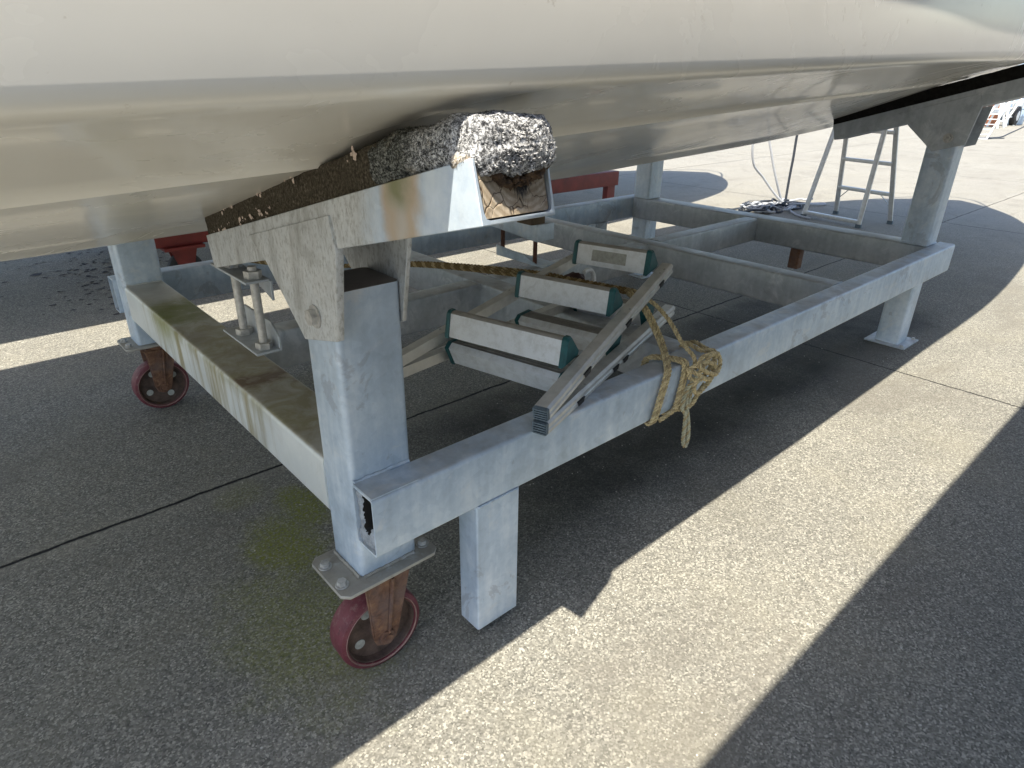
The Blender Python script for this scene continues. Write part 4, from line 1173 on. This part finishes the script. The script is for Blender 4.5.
# ------------------------------------------------------------------ mooring rope heap and the lines hanging to it
def rope_heap():
    root = empty('mooring_rope', (7.1, 2.6, 0), 'white mooring rope hanging from the bow into a loose heap', 'rope')
    rnd = random.Random(3)
    for nm, m, n_, sd in (('rope_coils', M['rope_blue'], 15, 1), ('dark_coils', M['rope_dark'], 8, 2)):
        bm = bmesh.new()
        for k in range(n_):
            cx = rnd.gauss(6.98, .26); cy = rnd.gauss(2.66, .10); rx = rnd.uniform(.08, .28); ry = rnd.uniform(.05, .14)
            pts = []; off = rnd.uniform(0, 6); lay = rnd.uniform(.014, .075)
            turns = rnd.uniform(.8, 1.4)
            for i in range(14):
                a = off + i / 13 * 2 * PI * turns
                pts.append((cx + rx * math.cos(a) + rnd.gauss(0, .02), cy + ry * math.sin(a) + rnd.gauss(0, .02), max(.012, lay + rnd.gauss(0, .012))))
            tube(bm, smooth_path(pts, 5), .0115, 7)
        obj(nm, bm, m, root)
    bm = bmesh.new()
    tube(bm, smooth_path([(7.10, 2.62, .02), (7.35, 2.45, .03), (7.62, 2.36, .016), (7.66, 2.42, .016), (7.3, 2.56, .02)], 6), .012, 7)
    tube(bm, smooth_path([(6.9, 2.45, .03), (6.7, 2.25, .014), (6.62, 2.05, .014)], 6), .012, 7)
    obj('loose_end', bm, M['rope_blue'], root)
    bm = bmesh.new(); tube(bm, smooth_path([(7.15, 2.62, .04), (7.12, 2.61, .5), (7.06, 2.55, 1.1), (6.75, 2.05, 2.02)], 8), .014, 7)
    obj('taut_line', bm, M['rope_dark'], root)
    bm = bmesh.new()
    tube(bm, smooth_path([(7.10, 2.60, .04), (7.00, 2.70, .16), (6.86, 2.80, .34), (6.70, 2.86, .50), (6.66, 2.88, .78), (6.78, 2.82, 1.2), (6.72, 2.1, 2.02)], 8), .012, 7)
    tube(bm, smooth_path([(7.12, 2.64, .04), (7.0, 2.70, .30), (6.92, 2.78, .60), (6.88, 2.82, .85), (6.86, 2.7, 1.3), (6.78, 2.08, 2.03)], 8), .012, 7)
    for z in (.78, .88): bmesh.ops.create_icosphere(bm, subdivisions=2, radius=.024, matrix=Matrix.Translation((6.84 + (z - .78) * .1, 2.845, z)))
    obj('slack_lines', bm, M['rope_blue'], root)
rope_heap()

# ------------------------------------------------------------------ red cradle in the next berth
def red_cradle():
    root = empty('red_cradle', (3, 4.5, 0), 'dark red steel cradle on black-wheeled casters beyond the frame', 'boat cradle')
    zb, zt = .285, .435
    for y in (3.68, 5.25): tbox('side_beam', 'x', (.42, y, zb), (5.32, y + .10, zt), M['red'], root, .006)
    for x in (.45, 2.0, 3.6, 5.15): tbox('cross_beam', 'y', (x, 3.785, zb + .004), (x + .12, 5.245, zt - .004), M['red'], root, .006)
    for x in (5.17,):
        for y in (3.70, 5.26): tbox('leg', 'z', (x, y, 0.0), (x + .125, y + .07, zb - .001), M['red'], root, .004)
    for x in (1.2, 4.2):
        for y, yk in ((3.70, 3.75), (5.26, 5.31)):
            tbox('upright', 'z', (x, y, zt + .001), (x + .10, y + .08, 1.16), M['red'], root, .004)
    for x in (.74, 3.2):
        for y in (3.73, 5.30):
            bm = bmesh.new()
            plate(bm, [(x - .13, y - .09, zb - .022), (x + .13, y - .09, zb - .022), (x + .13, y + .09, zb - .022), (x - .13, y + .09, zb - .022)], (0, 0, .02))
            for s in (-1, 1): plate(bm, [(x - .085, y + s * .045, zb - .022), (x + .085, y + s * .045, zb - .022), (x + .035, y + s * .045, .09), (x - .035, y + s * .045, .09)], (0, s * .008, 0))
            ck = obj('caster', bm, M['red'], root, 0)
            bm = bmesh.new(); cyl(bm, (x, y - .028, .115), (x, y + .028, .115), .115, 32); bevel(bm, .006, 2)
            obj('wheel', bm, M['black'], ck, 40)
            bm = bmesh.new(); cyl(bm, (x, y - .06, .115), (x, y + .06, .115), .016, 12); obj('axle', bm, M['rust_dark'], ck)
red_cradle()

# cradles under the two neighbours are hidden; the near one stands on a simple galvanised frame of its own
def near_cradle():
    root = empty('boat_cradle', (1, -2.9, 0), 'galvanised cradle under the navy boat behind the photographer', 'boat cradle')
    for y in (-3.75, -2.15): tbox('side_beam', 'x', (-1.5, y, .30), (4.5, y + .10, .44), G, root, .008)
    for x in (-1.3, 1.5, 4.3):
        tbox('cross_beam', 'y', (x, -3.645, .304), (x + .10, -2.155, .436), G, root, .008)
        tbox('keel_post', 'z', (x, -2.98, .437), (x + .10, -2.86, .915 if x < 4 else 1.05), G, root, .008)
    for x in (-1.3, 4.3):
        for y in (-3.75, -2.15): tbox('leg', 'z', (x, y + .01, 0), (x + .10, y + .09, .299), G, root, .006)
near_cradle()

# ------------------------------------------------------------------ flaked antifouling on the far-left concrete
def flakes():
    bm = bmesh.new(); rnd = random.Random(31)
    for _ in range(300):
        if rnd.random() < .75: x, y = rnd.gauss(.42, .20), rnd.gauss(4.35, .45)
        else: x, y = rnd.uniform(-.3, 1.6), rnd.uniform(3.3, 6.0)
        r = rnd.uniform(.005, .020); a0 = rnd.uniform(0, 6)
        if rnd.random() < .02: r *= 2.2
        n = rnd.randint(5, 7); z = .0015
        vs = []
        for k in range(n):
            a = a0 + 2 * PI * k / n; q = r * rnd.uniform(.45, 1.2)
            vs.append(bm.verts.new((x + q * math.cos(a) * 1.3, y + q * math.sin(a), z + rnd.uniform(0, .004))))
        bm.faces.new(vs)
    o = obj('paint_flakes', bm, M['flake'], None, 0)
    tag(o, 'dark flakes of old paint scattered on the concrete beyond the left wheel', 'paint flakes', kind='stuff')
    bm = bmesh.new()
    for _ in range(900):
        x = rnd.uniform(-.9, 3.2); y = rnd.uniform(-1.0, 1.3); r = rnd.uniform(.0012, .0035)
        bmesh.ops.create_icosphere(bm, subdivisions=1, radius=r, matrix=Matrix.Translation((x, y, r * .3)) @ Matrix.Diagonal((1, rnd.uniform(.6, 1.2), .5, 1)))
    o = obj('grit', bm, M['grit'], None, 0); tag(o, 'fine loose grit on the concrete in front of the cradle', 'grit', kind='stuff')
M['grit'] = simple('pale_grit', (0.45, 0.42, 0.36), 0.9, 0, 0.4, 80)
flakes()

# ------------------------------------------------------------------ background yard
def yard():
    rnd = random.Random(77)
    # white tube framework and clutter seen past the right-hand post
    def trestle(x, y, s, label):
        root = empty('trestle', (x, y, 0), label, 'trestle', 'white steel trestles')
        for a, b_ in (((-.6, -.3, 0), (-.15, 0, 1.5)), ((.6, -.3, 0), (.15, 0, 1.5)), ((-.6, .5, 0), (-.15, .1, 1.5)), ((.6, .5, 0), (.15, .1, 1.5))):
            bm = bmesh.new(); cyl(bm, (x + a[0] * s, y + a[1] * s, a[2]), (x + b_[0] * s, y + b_[1] * s, b_[2] * s), .035, 10); obj('leg', bm, M['white_metal'], root)
        for z in (.35, .9):
            bm = bmesh.new(); q = 1 - z / 1.9
            cyl(bm, (x - .62 * q * s, y - .2 * s, z * s), (x + .62 * q * s, y - .2 * s, z * s), .028, 10); obj('cross_bar', bm, M['white_metal'], root)
        bm = bmesh.new(); bar(bm, (x - .5 * s, y + .05, 1.52 * s), (x + .5 * s, y + .05, 1.52 * s), .14, .06); obj('head', bm, M['white_metal'], root)
    trestle(29.8, 5.95, .85, 'white steel trestle in the far clutter, between the other two')
    trestle(30.2, 5.35, 1.0, 'white steel trestle at the right edge of the photo')
    trestle(28.0, 5.72, .62, 'small white trestle nearest the right-hand post')
    # leaning white grating
    root = empty('grating', (21.3, 4.5, 0), 'white steel grating leaning upright just past the right-hand post', 'grating')
    a0, a1 = Vector((21.15, 4.62, 0)), Vector((21.55, 4.28, 0)); up = Vector((.28, -.25, 1.15))
    bm = bmesh.new()
    for p, q in ((a0, a0 + up), (a1, a1 + up), (a0 + up * .02, a1 + up * .02), (a0 + up, a1 + up)): bar(bm, p, q, .035, .035, (0, 1, .1))
    obj('frame', bm, M['white_metal'], root)
    for k in range(1, 9):
        bm = bmesh.new(); bar(bm, a0 + up * (k / 9), a1 + up * (k / 9), .02, .02, (0, 1, .1)); obj('bar', bm, M['white_metal'], root)
    for x, y, h, mm, lb, nm, ct in ((29.0, 6.2, .85, 'orange', 'rust brown steel drum among the white trestles', 'oil_drum', 'drum'), (31.4, 5.95, .8, 'hull_blue', 'pale blue plastic drum right of the rust brown one', 'plastic_drum', 'drum')):
        root = empty(nm, (x, y, 0), lb, ct)
        bm = bmesh.new(); cyl(bm, (x, y, 0), (x, y, h), .29, 24); bevel(bm, .015, 2); obj('barrel', bm, M[mm], root)
        for z in (.3, .58):
            bm = bmesh.new(); cyl(bm, (x, y, z * h / .85), (x, y, z * h / .85 + .03), .305, 24); obj('hoop', bm, M[mm], root)
    # low trailer with a dark square tank
    root = empty('boat_trailer', (30.5, 6.6, 0), 'white boat trailer parked in the far clutter at upper right', 'trailer')
    for y in (5.9, 7.0):
        bm = bmesh.new(); bar(bm, (28, y, .5), (32.6, y, .55), .10, .14); obj('side_rail', bm, M['white_metal'], root)
    for x in (28.4, 30, 31.8):
        bm = bmesh.new(); bar(bm, (x, 5.9, .5), (x, 7.0, .5), .10, .10); obj('cross_rail', bm, M['white_metal'], root)
    for y in (5.75, 7.15):
        bm = bmesh.new(); cyl(bm, (30.4, y - .09, .33), (30.4, y + .09, .33), .33, 24); bevel(bm, .02, 2); wh = obj('wheel', bm, M['black'], root)
        bm = bmesh.new(); cyl(bm, (30.4, y - .10, .33), (30.4, y + .10, .33), .17, 16); obj('rim', bm, M['white_metal'], wh)
    root = empty('crate', (29.2, 6.5, .6), 'pale-rimmed dark crate standing on the far trailer', 'crate')
    bm = bmesh.new(); tube_box(bm, 'y', (28.9, 6.0, .60), (29.9, 6.9, 1.35), .02, .08); obj('frame', bm, M['white_metal'], root)
    bm = bmesh.new(); plate(bm, [(28.99, 6.05, .69), (29.81, 6.05, .69), (29.81, 6.05, 1.26), (28.99, 6.05, 1.26)], (0, .8, 0)); obj('filling', bm, M['flake'], root, 0)
    o = empty('tarpaulin_bundle', (29.4, 6.6, 1.4), 'rust brown tarpaulin bundle on top of the far crate', 'tarpaulin')
    bm = bmesh.new(); bmesh.ops.create_icosphere(bm, subdivisions=3, radius=.55, matrix=Matrix.Translation((29.4, 6.6, 1.72)) @ Matrix.Diagonal((1.2, .8, .72, 1)))
    for v in bm.verts: v.co += Vector((noise.noise(v.co * 2), noise.noise(v.co * 2.2), noise.noise(v.co * 2.5))) * .18
    obj('bundle', bm, M['orange'], o)
    # outboard dinghy, pale blue, at the right edge
    def small_boat(x, y, L, w, h, m, label, ang, z=.9):
        root = empty('boat_on_stands', (x, y, 0), label, 'boat', 'far boats on stands')
        bm = bmesh.new(); rings = []
        for i in range(25):
            t = i / 24; px = -L / 2 + L * t; q = max(0.01, 1 - max(0, (t - .55) / .45) ** 2.2)
            pr_ = [(0, z + .0 + .5 * h * max(0, (t - .6) / .4) ** 2), (w * .3 * q, z + h * .25 + .3 * h * max(0, (t - .6) / .4) ** 2), (w * .47 * q, z + h * .5), (w * .5 * q, z + h + .15 * t), (w * .3 * q, z + h + .18 + .15 * t), (0, z + h + .2 + .15 * t)]
            rg = pr_ + [(-a, b_) for a, b_ in pr_[-2:0:-1]]
            rings.append([bm.verts.new((px, a, b_)) for a, b_ in rg])
        n = len(rings[0])
        for A_, B_ in zip(rings, rings[1:]):
            for i in range(n): bm.faces.new((A_[i], A_[(i + 1) % n], B_[(i + 1) % n], B_[i]))
        bm.faces.new(rings[0]); bm.faces.new(rings[-1][::-1])
        Mx = Matrix.Translation((x, y, 0)) @ Matrix.Rotation(ang, 4, 'Z'); bmesh.ops.transform(bm, matrix=Mx, verts=bm.verts)
        obj('hull', bm, m, root, 30)
        bm = bmesh.new(); tube_box(bm, 'x', (-L * .25, -w * .28, z + h + .1), (L * .12, w * .28, z + h + .85), .12); bmesh.ops.transform(bm, matrix=Mx, verts=bm.verts)
        cb = obj('cabin', bm, M['deck'], root)
        bm = bmesh.new(); tube_box(bm, 'x', (-L * .2, -w * .285, z + h + .42), (L * .07, w * .285, z + h + .68), .03); bmesh.ops.transform(bm, matrix=Mx, verts=bm.verts)
        obj('window', bm, M['glass'], cb)
        for px in (-L * .35, L * .2):
            for s in (-1, 1):
                bm = bmesh.new(); cyl(bm, (px, s * w * .45, 0), (px, s * w * .36, z + h * .42), .05, 10); bmesh.ops.transform(bm, matrix=Mx, verts=bm.verts)
                obj('stand', bm, M['white_metal'], root)
    small_boat(37.5, 7.6, 8, 2.6, 1.2, M['hull_blue'], 'pale blue boat on stands beyond the trestles', .5)
    small_boat(45, 12.5, 9, 2.8, 1.3, M['hull_far'], 'white boat on stands far off, left of the pale blue one', .3)
    small_boat(48, 4.0, 9, 2.9, 1.3, M['hull_far'], 'white boat on stands far off, right of the pale blue one', -.2)
    small_boat(52, 22, 9, 2.9, 1.3, M['hull_far'], 'white boat on stands far off in front of the shed', .1)
    # rope snaking on the far concrete
    bm = bmesh.new(); tube(bm, smooth_path([(22.3, 4.05, .02), (21.9, 4.25, .02), (21.3, 4.6, .02), (20.9, 4.9, .02), (21.2, 5.0, .02), (21.7, 4.7, .02), (22.5, 4.25, .02), (25, 4.55, .02), (29.6, 5.2, .02)], 8), .014, 6)
    tag(obj('hose', bm, M['rope_dark']), 'thin dark hose lying on the sunlit concrete past the right-hand post', 'hose')
    # shed and trees on the skyline
    root = empty('shed', (80, 20, 0), 'long pale storage shed on the skyline', 'shed')
    bm = bmesh.new(); plate(bm, [(75, -10, 0), (75, 45, 0), (75, 45, 5.5), (75, -10, 5.5)], (14, 0, 0)); obj('wall', bm, M['shed'], root, 0)
    bm = bmesh.new(); plate(bm, [(74.5, -10.5, 5.52), (82, -10.5, 8.0), (89.5, -10.5, 5.52)], (0, 56, 0)); obj('roof', bm, M['galv_dark'], root, 0)
    for k in range(6):
        y = -5 + k * 8.5
        bm = bmesh.new(); plate(bm, [(74.9, y, 0.02), (74.9, y + 4, 0.02), (74.9, y + 4, 4), (74.9, y, 4)], (.08, 0, 0)); obj('door', bm, M['hull_blue'], root, 0)
    tr_mesh = None
    def tree(x, y, h, label):
        root = empty('tree', (x, y, 0), label, 'tree', 'trees behind the yard')
        bm = bmesh.new(); cyl(bm, (x, y, 0), (x + .2, y, h * .6), .25, 8, .1); obj('trunk', bm, M['bark'], root)
        bm = bmesh.new()
        cl = [(rnd.gauss(0, h * .16), rnd.gauss(0, h * .16), h * rnd.uniform(.4, .9), rnd.uniform(.12, .22) * h) for _ in range(14)]
        for _ in range(2600):
            c = rnd.choice(cl); v = Vector((rnd.gauss(0, 1), rnd.gauss(0, 1), rnd.gauss(0, 1))).normalized() * c[3] * rnd.uniform(.6, 1.1)
            p = Vector((x + c[0], y + c[1], c[2])) + v; d = Vector((rnd.gauss(0, 1), rnd.gauss(0, 1), rnd.gauss(0, 1))).normalized(); u = d.orthogonal().normalized(); s = rnd.uniform(.08, .2)
            bm.faces.new([bm.verts.new(p - u * s), bm.verts.new(p + d * s), bm.verts.new(p + u * s), bm.verts.new(p - d * s)])
        obj('crown', bm, M['foliage'], root, 0)
    for k, (x, y, h, nm) in enumerate(((66, 2, 8, 'bushy green tree right of the shed front'), (95, 8, 12, 'tall green tree behind the shed roof'), (70, 52, 9, 'bushy green tree left of the shed'), (92, -12, 11, 'tall green tree at the right end of the shed'))):
        tree(x, y, h, nm)
yard()
rusty_bracket()
